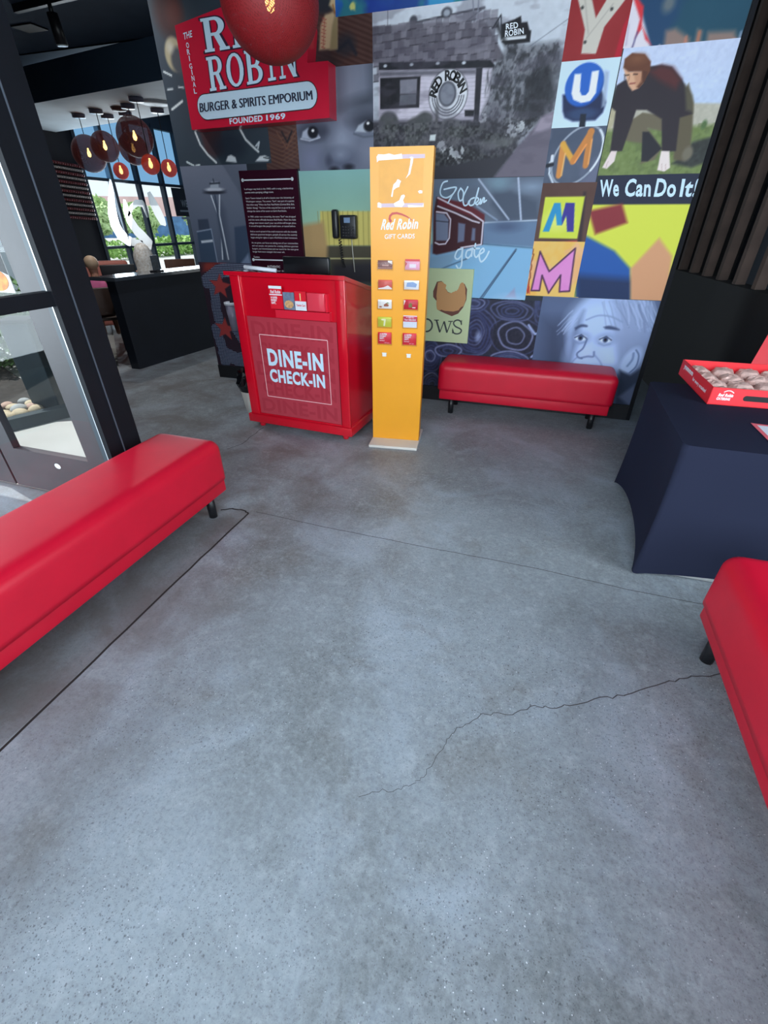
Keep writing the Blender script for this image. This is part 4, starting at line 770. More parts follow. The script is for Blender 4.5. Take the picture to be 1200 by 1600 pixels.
# window wall
XW = -10.0
fr = MB()
fr.box(XW - .12, XW, 9.50, 14.0, 0, .36).box(XW - .12, XW, 9.50, 14.0, 3.42, 3.8)
for z in (.93, 2.25): fr.box(XW - .10, XW, 9.5, 14.0, z, z + .06)
for y in (9.50, 10.25, 11.08, 11.93, 12.74, 13.6): fr.box(XW - .10, XW + .02, y, y + .085, .3, 3.5)
w3 = struct('window_3', fr, mat('dark_blue_window_frame', (40, 56, 72), .5))
obj('pane', MB().face([(XW - .05, 9.5, .35), (XW - .05, 14, .35), (XW - .05, 14, 2.28), (XW - .05, 9.5, 2.28)]), G_CLEAR, w3)
tag(obj('upper_pane', MB().face([(XW - .05, 9.5, 2.28), (XW - .05, 14, 2.28), (XW - .05, 14, 3.45), (XW - .05, 9.5, 3.45)]), G_TINT, w3), 'blue tinted upper glass')
struct('wall_left_dining', MB().box(XW - .12, XW, 8.75, 9.5, 0, 3.8), M_DARKR)
struct('wall_far_dining', MB().box(XW, .9, 14, 14.1, 0, 3.8), M_DARKR)
# white script film on the window glass
tr = bpy.data.materials.new('white_window_film'); tr.use_nodes = True; t_ = tr.node_tree
tb = t_.nodes.new('ShaderNodeBsdfTranslucent'); tb.inputs['Color'].default_value = (.95, .97, 1, 1)
t_.links.new(tb.outputs[0], t_.nodes['Material Output'].inputs['Surface'])
xf = lambda y, z: (XW + .035, y, z)
wl = MB()
wl.strip([(10.204,2.295),(10.142,2.053),(10.051,1.831),(9.996,1.608),(9.99,1.406),(10.071,1.224),(10.256,1.087),(10.486,1.039),(10.725,1.045)], [.05, .14, .2, .26, .28, .28, .22, .16, .05], xf)
wl.strip([(10.469,1.917),(10.447,1.714),(10.485,1.508),(10.608,1.294),(10.785,1.141),(10.923,1.039),(10.802,0.902),(10.585,0.799),(10.468,0.721)], [.06, .2, .24, .26, .28, .3, .3, .26, .1], xf)
wl.strip([(10.456,1.585),(10.625,1.756),(10.833,1.863),(11.021,1.855),(11.11,1.751),(11.103,1.562)], [.05, .1, .14, .16, .2, .08], xf)
wl.strip([(11.334,2.102),(11.392,1.905),(11.492,1.689),(11.601,1.48),(11.69,1.394)], [.12, .26, .3, .26, .06], xf)
tag(obj('window_lettering', wl, tr), 'large white script film lettering on the far dining room window', 'sign')
sg = thing('hanging_sign', 'dark hanging board with small pale text at right end of far window', 'sign')
sp = [(12.137,2.23),(12.659,1.599)]
obj('board', MB().box(-9.93, -9.9, sp[0][0], sp[1][0] + .45, sp[1][1], sp[0][1]), mat('dark_sign_board', (34, 42, 52), .5), sg)
tb_ = MB(); text_into(tb_, 'WE', (sp[0][0] + .25, sp[0][1] - .42, sp[0][0] + .5, sp[0][1] - .26), lambda u, v: (-9.893, u, v), .02)
tb_.box(-9.896, -9.893, sp[0][0] + .15, sp[1][0], sp[0][1] - .53, sp[0][1] - .49).box(-9.896, -9.893, sp[0][0] + .15, sp[1][0], sp[0][1] - .70, sp[0][1] - .65)
obj('lettering', tb_, mat('faded_pale_lettering', (150, 160, 170), .6), sg)
# beaded panel on the dark wall
bp_ = thing('beaded_panel', 'red and white beaded strand panel on dark wall beside far window', 'wall decoration')
for k in range(13):
    z = 2.50 - k * .078; mb = MB()
    for i in range(13):
        y = 8.80 + i * .055
        mb.ball((XW + .05, y, z - .018 * i * .15), .030 if k % 2 else .036, 8, 6, (1, 1, .8))
    obj('strand', mb, MATS.get('pale_bead') or mat('pale_bead', (205, 190, 180), .4), bp_) if k % 2 else obj('strand', mb, MATS.get('maroon_bead') or mat('maroon_bead', (120, 34, 36), .4), bp_)
# half wall and counter
struct('wall_half', MB().add([(-4.50, 4.29, 0), (-4.30, 6.3, 0), (-4.42, 6.3, 0), (-4.62, 4.29, 0), (-4.50, 4.29, .945), (-4.30, 6.3, .945), (-4.42, 6.3, .945), (-4.62, 4.29, .945)],
    [(0, 1, 2, 3), (4, 5, 6, 7), (0, 1, 5, 4), (1, 2, 6, 5), (2, 3, 7, 6), (3, 0, 4, 7)]), mat('dark_navy_panel', (22, 28, 40), .6, noise=.15, scale=3))
M_COUNTER = mat('glossy_dark_counter', (70, 76, 84), .12, coat=.6)
tag(obj('counter_top', MB().add([(-4.47, 4.27, .945), (-4.27, 6.3, .945), (-4.62, 6.3, .945), (-4.82, 4.27, .945), (-4.47, 4.27, .98), (-4.27, 6.3, .98), (-4.62, 6.3, .98), (-4.82, 4.27, .98)],
    [(0, 1, 2, 3), (4, 5, 6, 7), (0, 1, 5, 4), (1, 2, 6, 5), (2, 3, 7, 6), (3, 0, 4, 7)]), M_COUNTER), 'glossy counter top running along the dark half wall', 'counter')
mh = thing('menu_holder', 'dark upright menu holder standing on the half wall counter', 'menu holder', (-4.56, 5.02, .98), .1)
obj('base', MB().rbox(-.05, .05, -.07, .07, 0, .015, .004), M_BLACKM, mh)
obj('menu_card', MB().box(-.006, .006, -.06, .06, .012, .17), mat('dark_menu_print', (58, 68, 80), .4, noise=.5, scale=30), mh)
# wooden chair backs and pink booth beyond the counter
M_WOOD = mat('brown_chair_wood', (92, 58, 44), .5, noise=.2, scale=9)
M_SALMON = mat('salmon_upholstery', (196, 120, 108), .6)
def chair(label, loc, rz, m, seat=.46, back=.9, group=None, w=.42):
    t = thing('dining_chair', label, 'chair', loc, rz, group)
    obj('seat', MB().rbox(-w / 2, w / 2, -.2, .2, seat - .04, seat, .012), m, t)
    obj('backrest', MB().rbox(-w / 2, w / 2, -.225, -.19, back - .30, back, .012), m, t)
    for sx in (-1, 1):
        obj('leg', MB().cyl((sx * (w / 2 - .03), .17, 0), (sx * (w / 2 - .03), .17, seat - .03), .016), M_BLACKM, t)
        obj('leg', MB().cyl((sx * (w / 2 - .03), -.19, 0), (sx * (w / 2 - .03), -.205, back - .02), .016), M_BLACKM, t)
    return t
chair('brown wooden chair behind the counter, just right of the menu holder', (-5.35, 6.35, 0), .85, M_WOOD, .62, 1.03)
chair('small brown chair back behind right end of the counter', (-5.1, 7.0, 0), .75, M_WOOD, .62, 1.02)
bt = thing('booth_bench', 'salmon pink upholstered booth back left of the dark-haired seated diner', 'booth', (-6.55, 5.95, 0), .85)
obj('seat', MB().rbox(-.45, .45, -.1, .45, .12, .46, .04), M_SALMON, bt); obj('backrest', MB().rbox(-.45, .45, -.22, -.1, .12, 1.0, .04), M_SALMON, bt)
bt['label'] = 'salmon pink upholstered booth back between the two seated diners'

# ---- people
def skin(name, joints, edges, m, parent, sub=2, root=0):
    me = bpy.data.meshes.new(name); me.from_pydata([j[0] for j in joints], edges, [])
    o = bpy.data.objects.new(name, me); COL.objects.link(o)
    sk = o.modifiers.new('s', 'SKIN'); ss = o.modifiers.new('u', 'SUBSURF'); ss.levels = sub
    for i, j in enumerate(joints):
        v = me.skin_vertices[0].data[i]; r = j[1]; v.radius = (r, r) if not isinstance(r, tuple) else r; v.use_root = (i == root)
    dg = bpy.context.evaluated_depsgraph_get(); dg.update()
    m2 = bpy.data.meshes.new_from_object(o.evaluated_get(dg)); bpy.data.objects.remove(o)
    for p in m2.polygons: p.use_smooth = True
    return obj(name, m2, m, parent)
M_SKIN = mat('skin', (176, 124, 100), .55)
M_PINKTOP = mat('pink_cotton', (236, 120, 170), .8)
M_DARKCL = mat('dark_cotton', (28, 30, 38), .8)
def seated(parent, seat, s, top_m, leg_m, hair_m, hair_len, skin_m):
    # local frame: faces +y, seat height = seat, s = size (1 = adult)
    J = [((0, -.02, seat + .09 * s), .10 * s), ((0, -.03, seat + .26 * s), .095 * s), ((0, -.02, seat + .46 * s), (.105 * s, .08 * s)), ((0, 0, seat + .58 * s), .05 * s),
         ((0, .015, seat + .66 * s), .07 * s), ((0, .02, seat + .76 * s), .086 * s), ((0, .01, seat + .84 * s), .06 * s)]
    E = [(0, 1), (1, 2), (2, 3), (3, 4), (4, 5), (5, 6)]
    for sx in (-1, 1):
        k = len(J)
        J += [((sx * .17 * s, -.01, seat + .52 * s), .05 * s), ((sx * .21 * s, .05 * s, seat + .27 * s), .04 * s), ((sx * .15 * s, .27 * s, seat + .24 * s), .03 * s), ((sx * .13 * s, .34 * s, seat + .24 * s), .026 * s)]
        E += [(2, k), (k, k + 1), (k + 1, k + 2), (k + 2, k + 3)]
        for f in range(4):
            q = len(J); fx = sx * (.13 + (f - 1.5) * .018) * s
            J += [((fx, .385 * s, seat + .24 * s), .0085 * s), ((fx, (.425 + (.012 if f in (1, 2) else 0)) * s, seat + .225 * s), .007 * s)]; E += [(k + 3, q), (q, q + 1)]
        q = len(J); J += [((sx * .085 * s, .37 * s, seat + .245 * s), .009 * s)]; E += [(k + 3, q)]
        h = len(J)
        J += [((sx * .095 * s, .03, seat + .07 * s), .085 * s), ((sx * .11 * s, .40 * s, seat + .06 * s), .062 * s), ((sx * .11 * s, .42 * s, seat - .33 * s), .04 * s), ((sx * .11 * s, .40 * s, max(.04, seat - .36 * s)), .038 * s), ((sx * .11 * s, .52 * s, max(.035, seat - .40 * s)), .034 * s)]
        E += [(0, h), (h, h + 1), (h + 1, h + 2), (h + 2, h + 3), (h + 3, h + 4)]
    body = skin('body', J, E, skin_m, parent)
    for sx in (-1, 1):
        obj('eye', MB().ball((sx * .03 * s, .098 * s, seat + .765 * s), .011 * s, 8, 6), M_INK, parent)
        obj('ear', MB().ball((sx * .09 * s, .01, seat + .75 * s), .024 * s, 8, 6, (.4, .7, 1.2)), skin_m, parent)
    obj('nose', MB().ball((0, .108 * s, seat + .735 * s), .016 * s, 8, 6, (.8, 1.2, 1.3)), skin_m, parent)
    obj('mouth', MB().ball((0, .092 * s, seat + .695 * s), .02 * s, 8, 6, (1.2, .5, .4)), mat('lips_' + top_m.name, (150, 80, 80), .5), parent)
    sh = skin('shirt', [((0, -.02, seat + .08 * s), .15 * s), ((0, -.03, seat + .26 * s), .152 * s), ((0, -.02, seat + .45 * s), (.19 * s, .135 * s)), ((0, -.008, seat + .56 * s), (.13 * s, .10 * s))], [(0, 1), (1, 2), (2, 3)], top_m, parent)
    tj = [((0, 0, seat + .085 * s), .112 * s)]; te = []
    for sx in (-1, 1):
        q = len(tj); tj += [((sx * .097 * s, .05, seat + .075 * s), .098 * s), ((sx * .11 * s, .30 * s, seat + .066 * s), .078 * s)]; te += [(0, q), (q, q + 1)]
    skin('shorts', tj, te, leg_m, parent)
    hm = MB(); hm.ball((0, -.012 * s, seat + .785 * s), .104 * s, 20, 12, (1, 1.02, 1.0))
    if hair_len:
        hm.add(*hair_curtain(seat, s, hair_len), True)
    obj('hair', hm, hair_m, parent)
    return body
def hair_curtain(seat, s, L):
    vs = []; fs = []; n = 12; m = 8
    for j in range(m + 1):
        t = j / m; z = seat + (.80 - L * t) * s; r = (.105 + .05 * t) * s * (1 + .06 * math.sin(t * 9))
        for i in range(n + 1):
            a = PI + PI * i / n; rr = r * (1 + .05 * math.sin(i * 2.4 + j))
            vs.append((rr * math.cos(a) * 1.05, -.01 + rr * math.sin(a) * (1 + .1 * t), z))
    for j in range(m):
        for i in range(n): fs.append((j * (n + 1) + i, j * (n + 1) + i + 1, (j + 1) * (n + 1) + i + 1, (j + 1) * (n + 1) + i))
    k = len(vs); vs2 = [(x * .9, y + .02, z) for x, y, z in vs]
    fs += [tuple(q + k for q in reversed(f)) for f in fs[:]]
    return vs + vs2, fs
g = thing('person', 'child in pink top and shorts seated on dark high chair by the half wall', 'person', (-5.16, 4.66, 0), .86)
seated(g, .52, .72, M_PINKTOP, M_PINKTOP, mat('fair_hair', (186, 158, 130), .5), .0, M_SKIN)
chair('dark brown slat-back chair with the pink-clad child sitting on it', (-5.16, 4.66, 0), .86, mat('dark_chair_wood', (64, 46, 38), .5), .515, .84, None, .36)
g = thing('person', 'person with long blonde hair and dark top seated behind the counter', 'person', (-5.27, 5.62, 0), .80)
seated(g, .40, .96, M_DARKCL, M_DARKCL, mat('blonde_hair', (250, 240, 226), .45, noise=.3, scale=40), .46, M_SKIN)
chair('low dark chair under the blonde diner behind the counter', (-5.27, 5.62, 0), .80, MATS['dark_chair_wood'], .40, .80)

chair('black chair back just left of the blonde diner behind the counter', (-5.42, 5.28, 0), .80, mat('black_chair_vinyl', (26, 28, 34), .5), .60, 1.03, None, .40)
# ---- pendant globes
M_GLOBE = globe_mat('maroon_string', (112, 58, 72), .68)
M_GLOBER = globe_mat('red_string', (190, 74, 66), .74)
M_BULB = mat('warm_bulb', (255, 214, 150), .3, emit=(255, 196, 110), estr=14)
M_CORD = mat('black_cord', (26, 26, 30), .6)
M_CAN = mat('grey_canopy', (92, 92, 112), .4)
def globe(label, top, cz, r, m, group='string globe pendants over the dining room', n=28):
    t = thing('pendant_lamp', label, 'lamp', (top[0], top[1], 0), 0, group)
    obj('canopy', MB().lathe([(0, 0), (.10, 0), (.10, -.05), (.0, -.055)], (0, 0, top[2])), M_CAN, t)
    obj('cord', MB().cyl((0, 0, cz + r), (0, 0, top[2] - .04), .006, n=8), M_CORD, t)
    obj('globe', MB().ball((0, 0, cz), r, n, 18), m, t)
    obj('bulb', MB().lathe([(0, -.05), (.022, -.035), (.03, -.005), (.024, .025), (.013, .05), (.013, .075), (0, .08)], (0, 0, cz)), M_BULB, t)
    return t
GL = [
 ('large maroon string globe, leftmost of the hanging cluster', (-7.991,7.862), [(7.818,2.473)], .265, 0),
 ('maroon string globe overlapping the right side of the leftmost one', (-7.417,7.669), [(7.653,2.532)], .21, 0),
 ('small red string globe hanging low in front of second window mullion', (-7.577,8.056), [(8.031,2.239)], .125, 1),
 ('largest maroon string globe, upper of the pair near cluster centre', (-6.637,7.526), [(7.529,2.612)], .265, 0),
 ('maroon string globe partly hidden beneath the largest globe', (-7.125,7.98), [(7.993,2.523)], .225, 0),
 ('red string globe just below and right of the overlapping pair', (-6.161,7.186), [(7.174,2.225)], .13, 1),
 ('small red string globe, rightmost of the far cluster', (-6.444,7.938), [(7.944,2.241)], .125, 1)]
for lb, tp, c, r, k in GL: globe(lb, (tp[0], tp[1], 3.0), c[0][1], r, M_GLOBER if k else M_GLOBE)
spx = (-6.135,7.544)
tag(obj('ceiling_speaker', MB().lathe([(0, 0), (.24, 0), (.24, -.012), (.0, -.014)], (*spx, 3.0)), mat('pale_speaker_grille', (190, 194, 200), .6)), 'round pale speaker grille in the white dining ceiling', 'speaker')
spx = (-6.946,7.664)
tag(obj('smoke_detector', MB().lathe([(0, 0), (.12, 0), (.10, -.04), (.0, -.05)], (*spx, 3.0)), mat('brown_disc', (84, 48, 40), .5)), 'small brown disc on the white dining ceiling', 'detector')
# track light with spot on the dark ceiling
tl = thing('track_light', 'black ceiling track with one hanging spotlight, top left', 'lamp', (0, 0, 0))
ta, tb2 = [(-5.844,5.276),(-4.782,5.177)]
obj('track', MB().add([(ta[0], ta[1], 3.34), (tb2[0], tb2[1], 3.34), (tb2[0], tb2[1] + .05, 3.34), (ta[0], ta[1] + .05, 3.34), (ta[0], ta[1], 3.4), (tb2[0], tb2[1], 3.4), (tb2[0], tb2[1] + .05, 3.4), (ta[0], ta[1] + .05, 3.4)],
    [(0, 1, 2, 3), (4, 5, 6, 7), (0, 1, 5, 4), (1, 2, 6, 5), (2, 3, 7, 6), (3, 0, 4, 7)]), M_BLACKM, tl)
tp = (-5.265,5.204)
obj('spot_head', MB().cyl((tp[0], tp[1], 3.35), (tp[0], tp[1], 3.25), .02).cyl((tp[0], tp[1], 3.27), (tp[0], tp[1] + .02, 3.04), .05, .055), M_BLACKM, tl)
obj('spot_lens', MB().cyl((tp[0], tp[1] + .02, 3.04), (tp[0], tp[1] + .021, 3.03), .05), mat('pale_lens', (180, 190, 190), .3), tl)
va, vb, vc, vd = [(-6.441,5.821),(-6.107,5.716),(-6.132,6.082),(-6.253,5.996)]
tag(obj('ceiling_vent', MB().box(min(va[0], vc[0]), max(va[0], vc[0]), min(vb[1], vc[1]), max(va[1], vb[1]) + .12, 3.385, 3.398), M_BLACKM), 'flat black vent on the dark ceiling below the spotlight', 'vent')

# the lit spotlight and an added, unseen fill light that brightens the dining end
lamp('spot_beam', 'SPOT', (tp[0], tp[1] + .02, 3.0), aim((-.1, -.15, -1)), 60, (1, .95, .88), spot_size=2.4, spot_blend=.8, shadow_soft_size=.06)
for k_, (x, y) in enumerate(((-3.9, 3.9),)):
    t = thing('recessed_downlight', ['round recessed downlight in the dark ceiling above the half wall end', 'round recessed downlight in the white dining ceiling edge'][k_], 'lamp', (x, y, 3.4 if k_ == 0 else 3.41))
    obj('trim_ring', MB().lathe([(.06, -.002), (.085, -.002), (.085, -.010), (.06, -.010), (.06, -.002)]), M_WHITE, t)
    if k_ == 0:
        obj('lens', MB().cyl((0, 0, -.006), (0, 0, -.003), .06), mat('lit_lens', (255, 240, 220), .3, emit=(255, 240, 220), estr=6), t)
        lamp('downlight_beam', 'SPOT', (x, y, 3.37), aim((-.15, .15, -1)), 110, (.95, .97, 1.0), spot_size=2.6, spot_blend=.9, shadow_soft_size=.06)
# ================================================================ OUTSIDE
M_LEAF = mat('leaf_green', (92, 128, 70), .7, noise=.5, scale=12)
M_LEAF2 = mat('pale_leaf_green', (178, 204, 146), .7, noise=.4, scale=9)
M_TRUNK = mat('bark', (86, 70, 56), .9, noise=.3)
def foliage(c, r, n, size, seed):
    rnd = random.Random(seed); mb = MB()
    for i in range(n):
        d = Vector((rnd.gauss(0, 1), rnd.gauss(0, 1), rnd.gauss(0, 1))).normalized() * (rnd.random() ** .4)
        p = Vector((c[0] + d.x * r[0], c[1] + d.y * r[1], c[2] + d.z * r[2]))
        a = Vector((rnd.gauss(0, 1), rnd.gauss(0, 1), rnd.gauss(0, 1))).normalized(); b = a.orthogonal().normalized(); s = size * rnd.uniform(.6, 1.3)
        mb.face([p - a * s, p + b * s * .45, p + a * s, p - b * s * .45])
    return mb
def tree(label, x, y, h, r, seed, m, group=None):
    t = thing('tree', label, 'tree', (x, y, -.03), 0, group)
    obj('trunk', MB().cyl((0, 0, 0), (.1, 0, h * .6), .18, .1), M_TRUNK, t)
    obj('crown', foliage((0, 0, h * .62), (r, r, h * .4), 1500, .3, seed), m, t)
for lb, x, y, h, r, sd, m in (('bushy pale tree outside, at left edge of the far window', -30, 28.2, 2.9, 1.7, 3, M_LEAF2), ('mid green tree outside, behind the white script on the far window', -31, 33.5, 2.6, 1.5, 5, M_LEAF2), ('tree outside, above the shop roof in the third window bay', -33, 43.5, 3.3, 1.4, 7, M_LEAF2)):
    tree(lb, x, y, h, r, sd, m, 'trees across the road')
hd = foliage((-19, 24, .40), (.7, 8.5, .45), 5200, .11, 11)
tag(obj('hedge', hd, mat('hedge_green', (140, 180, 96), .7, noise=.4, scale=6)), 'clipped green hedge along the road outside far window', 'hedge')
sb = thing('shop_building', 'low red-white shop building with blue band across the road', 'building', (-41, 47, -.03), .72)
obj('wall', MB().box(-9, 9, 0, 6, 0, 1.9), mat('shop_blue_wall', (84, 130, 176), .6, noise=.3, scale=1.5), sb)
obj('roof_fascia', MB().box(-9.2, 9.2, -.3, 6.2, 1.9, 3.6), mat('shop_pale_fascia', (226, 190, 186), .6, noise=.2, scale=.6), sb)
obj('shop_sign', MB().box(2.2, 5.4, -.4, -.3, 2.3, 3.3), mat('shop_yellow_sign', (236, 200, 40), .5), sb)
obj('sign_panel', MB().box(4.0, 5.3, -.45, -.4, 2.4, 3.2), mat('shop_green_panel', (40, 160, 90), .5), sb)
# beyond the vestibule door
M_CURB = mat('dark_planter_curb', (54, 66, 72), .8)
cA, cB = [(-4.323,2.153),(-4.001,2.9)]
cdv = Vector((cB[0] - cA[0], cB[1] - cA[1])).normalized(); cn = Vector((-cdv.y, cdv.x))
cA2 = (cB[0] - cdv.x * 4.5, cB[1] - cdv.y * 4.5)
def box_along(mb, p, q, n, w, z0, z1):
    P = [p, q, (q[0] + n.x * w, q[1] + n.y * w), (p[0] + n.x * w, p[1] + n.y * w)]
    return mb.add([(*a, z0) for a in P] + [(*a, z1) for a in P], [(0, 1, 2, 3), (4, 5, 6, 7), (0, 1, 5, 4), (1, 2, 6, 5), (2, 3, 7, 6), (3, 0, 4, 7)])
pl = thing('planter_bed', 'low dark curbed planting bed outside the glass door', 'planter')
obj('curb', box_along(MB(), cA2, cB, cn, .10, -.03, .07), M_CURB, pl)
obj('soil', box_along(MB(), (cA2[0] + cn.x * .1, cA2[1] + cn.y * .1), (cB[0] + cn.x * .1, cB[1] + cn.y * .1), cn, 3.2, -.03, .02), mat('dark_soil', (58, 54, 52), .95, noise=.3), pl)
rnd = random.Random(12)
rocks = [mat('tan_rock', (196, 180, 152), .8, noise=.2), mat('grey_rock', (168, 172, 174), .8, noise=.2), mat('pink_rock', (190, 160, 146), .8, noise=.2)]
ROCKL = ['rounded tan river rock in the planting bed outside the glass door', 'rounded grey river rock in the planting bed outside the glass door', 'rounded pinkish river rock in the planting bed outside the glass door']
rk = 0
for j in range(4):
    for i in range(11):
        s_ = .22 + i * .115 + rnd.uniform(-.03, .03); d_ = .16 + j * .12 + rnd.uniform(-.03, .03); r_ = rnd.uniform(.05, .075)
        p = (cB[0] - cdv.x * s_ + cn.x * d_, cB[1] - cdv.y * s_ + cn.y * d_, .02 + r_ * .5)
        k = rnd.randrange(3); o = obj('river_rock', MB().ball((0, 0, 0), r_, 12, 8, (1, rnd.uniform(.7, .95), rnd.uniform(.5, .7))), rocks[k]); o.location = p; o.rotation_euler = (0, 0, rnd.uniform(0, 3))
        tag(o, ROCKL[k], 'rock', ['tan', 'grey', 'pinkish'][k] + ' river rocks in the outdoor planting bed')
sh = thing('shrub', 'dark green leafy shrub outside the glass door, behind river rocks', 'shrub', (-6.25, 3.85, -.02))
obj('stem', MB().cyl((0, 0, 0), (0, 0, .5), .03), M_TRUNK, sh)
obj('foliage', foliage((0, 0, .55), (.75, .7, .55), 2600, .05, 21), M_LEAF, sh)
bo = thing('bollard', 'dark square post standing outside the glass door', 'post', (*(-4.296,2.964), -.03), .5)
obj('post', MB().rbox(-.11, .11, -.11, .11, 0, .80, .01), mat('dark_teal_post', (34, 52, 62), .6), bo); obj('cap', MB().rbox(-.13, .13, -.13, .13, .80, .83, .008), M_NAVY, bo)
gb = thing('grey_building', 'plain grey building filling the view through the upper vestibule glass', 'building', (-17, 7.5, -.03), .95)
obj('wall', MB().box(-9, 6, 0, 4, 0.9, 9), mat('grey_render_wall', (150, 160, 168), .9), gb)
obj('base_band', MB().box(-9.05, 6.05, -.05, 4, 0, .9), mat('white_base_band', (190, 196, 200), .8), gb)
pq = [(-2.437,1.372),(-2.449,1.205)]
po = thing('window_poster', 'food poster with a burger stuck on the vestibule door glass', 'poster')
x0, x1, z1, z0 = pq[0][0] - .12, pq[1][0], pq[0][1], pq[1][1]
obj('sheet', MB().box(x0, x1, 1.731, 1.735, z0, z1), M_WHITE, po)
yp = lambda u, v: (u, 1.7295, v)
obj('dark_header', MB().face([yp(x0, z1 - .05), yp(x1, z1 - .09), yp(x1, z1), yp(x0, z1)]), M_INK, po)
bb = MB(); cx_, cz_ = x1 - .10, z0 + .055
bb.face([yp(cx_ + .085 * math.cos(a * PI / 12), cz_ + .05 * math.sin(a * PI / 12)) for a in range(24)])
obj('burger_picture', bb, mat('orange_bun_print', (222, 130, 50), .6, noise=.4, scale=40), po)

# ================================================================ BENCHES
def make_bench(label, L, D=.43, group=None):
    t = thing('bench', label, 'bench', (0, 0, 0), 0, group)
    # local frame: length along x, depth along y, centred; cushion overhangs the frame
    hx, hy, z0, z1, r = L / 2, D / 2, .222, .462, .06; x1, y1 = hx, hy
    def spread(h, n): return [h * math.copysign(1 - (1 - abs(u)) ** 1.8, u) for u in (-1 + 2 * i / n for i in range(n + 1))]
    gx, gy, gz = spread(hx, 60), spread(hy, 24), [z0 + (z1 - z0) * (1 - (1 - i / 14) ** 1.6) for i in range(15)]
    def soft(x, y, z):
        q = Vector((max(-hx + r, min(hx - r, x)), max(-hy + r, min(hy - r, y)), min(z, z1 - r))); d = Vector((x, y, z)) - q
        if d.length > 1e-9: q = q + d.normalized() * min(r, d.length if d.length < r else r)
        k = max(0, (q.z - z1 + r) / r); q.z += .012 * k * max(0, 1 - (x / hx) ** 4) * max(0, 1 - (y / hy) ** 2); return q
    mb = MB()
    def sheet(A, B, f):
        n = len(B); mb.add([soft(*f(a, b)) for a in A for b in B], [(i * n + k, i * n + k + 1, (i + 1) * n + k + 1, (i + 1) * n + k) for i in range(len(A) - 1) for k in range(n - 1)], True)
    sheet(gx, gy, lambda a, b: (a, b, z1)); sheet(gx, gy, lambda a, b: (a, b, z0))
    for sg in (-1, 1): sheet(gx, gz, lambda a, b: (a, sg * hy, b)); sheet(gy, gz, lambda a, b: (sg * hx, a, b))
    obj('cushion', mb, M_RED, t)
    obj('frame', MB().rbox(-x1 + .022, x1 - .022, -y1 + .022, y1 - .022, .135, .224, .008), M_RED, t)
    for sx in (-1, 1):
        for sy in (-1, 1):
            obj('leg', MB().cyl((sx * (x1 - .13), sy * (y1 - .07), 0), (sx * (x1 - .13), sy * (y1 - .07), .14), .024, .026), M_BLACKM, t)
    return t
BG = None
b1 = make_bench('red vinyl bench against the mural wall, beneath the rolled denim and grey portrait', 1.465, .38); b1.location = (-.078, 4.145, 0)
b2 = make_bench('long red vinyl bench on the left in front of the glass door', 2.05, .43); b2.location = (-1.835, .945, 0); b2.rotation_euler = (0, 0, PI / 2)
b3 = make_bench('red vinyl bench on the right edge, in front of the black-clothed table', 1.75, .43); b3.location = (1.005, .82, 0); b3.rotation_euler = (0, 0, PI / 2)

# ================================================================ HOST STAND
PA = math.atan2(-.046, .811)
hs = thing('host_stand', 'glossy red wooden host stand with dine-in check-in panel, left of orange kiosk', 'podium', (-2.144, 3.173, 0), PA)
Dp = .50
body = MB(); body.box(-.10, .83, .018, Dp, .10, 1.02)
body.add([(-.10, .018, 1.02), (.83, .018, 1.02), (.83, Dp, 1.02), (-.10, Dp, 1.02), (-.10, .018, 1.165), (.83, .018, 1.165), (.83, Dp, 1.045), (-.10, Dp, 1.045)], [(4, 5, 6, 7), (0, 1, 5, 4), (1, 2, 6, 5), (2, 3, 7, 6), (3, 0, 4, 7)])
obj('cabinet', body, M_REDP, hs)
fr = MB(); fr.rbox(-.102, -.022, 0, .03, .09, 1.165, .004).rbox(.76, .832, 0, .03, .09, 1.165, .004).rbox(-.024, .762, .004, .03, .09, .125, .003)
obj('face_frame', fr, M_REDP, hs)
tp = MB(); P = [(-.125, -.03), (.848, -.03), (.848, Dp + .03), (-.125, Dp + .03)]; zt = [1.175, 1.175, 1.04, 1.04]
tp.add([(x, y, z - .008) for (x, y), z in zip(P, zt)] + [(x, y, z + .018) for (x, y), z in zip(P, zt)], [(0, 3, 2, 1), (4, 5, 6, 7), (0, 1, 5, 4), (1, 2, 6, 5), (2, 3, 7, 6), (3, 0, 4, 7)])
obj('sloped_top', tp, M_REDP, hs)
obj('plinth', MB().rbox(-.122, .85, -.02, Dp + .02, .045, .115, .006), M_REDP, hs)
for x in (-.03, .77):
    for y in (.04, Dp - .05): obj('foot', MB().lathe([(0, 0), (.022, 0), (.026, .012), (.026, .035), (.022, .05), (0, .05)], (x, y, 0), 16), M_REDP, hs)
fp = lambda d: (lambda u, v: (u, -d, v))
fm = MB().box(-.006, .752, .008, .0165, .127, .892)
film = obj('film_panel', fm, mat('translucent_red_film', (182, 62, 76), .22, noise=.06, scale=7, coat=.3), hs); film['label'] = 'duller dusty red display panel'
FQ = fp(-.0070)
gm = MB()
for r_ in range(5): text_into(gm, 'DINE-IN' if r_ % 2 == 0 else 'CHECK-IN', (.02 + .03 * (r_ % 2), .15 + r_ * .15, .72, .26 + r_ * .15), fp(-.0076), .03)
obj('ghost_lettering', gm, mat('faint_red_lettering', (172, 54, 68), .25, coat=.3), film)
ol = MB(); c = [(0.066,0.762),(0.694,0.769),(0.692,0.279),(0.067,0.285)]; c = [c[0], c[1], c[2], c[3], c[0]]
u0, u1 = .085, .672; v0, v1 = .282, .765
loop = [(u0, v0), (u1, v0), (u1, v1), (u0, v1), (u0, v0)]
for a, b in zip(loop[:-1], loop[1:]): ol.strip([a, b], .005, FQ)
obj('border_line', ol, mat('pale_pink_line', (246, 196, 200), .4), film)
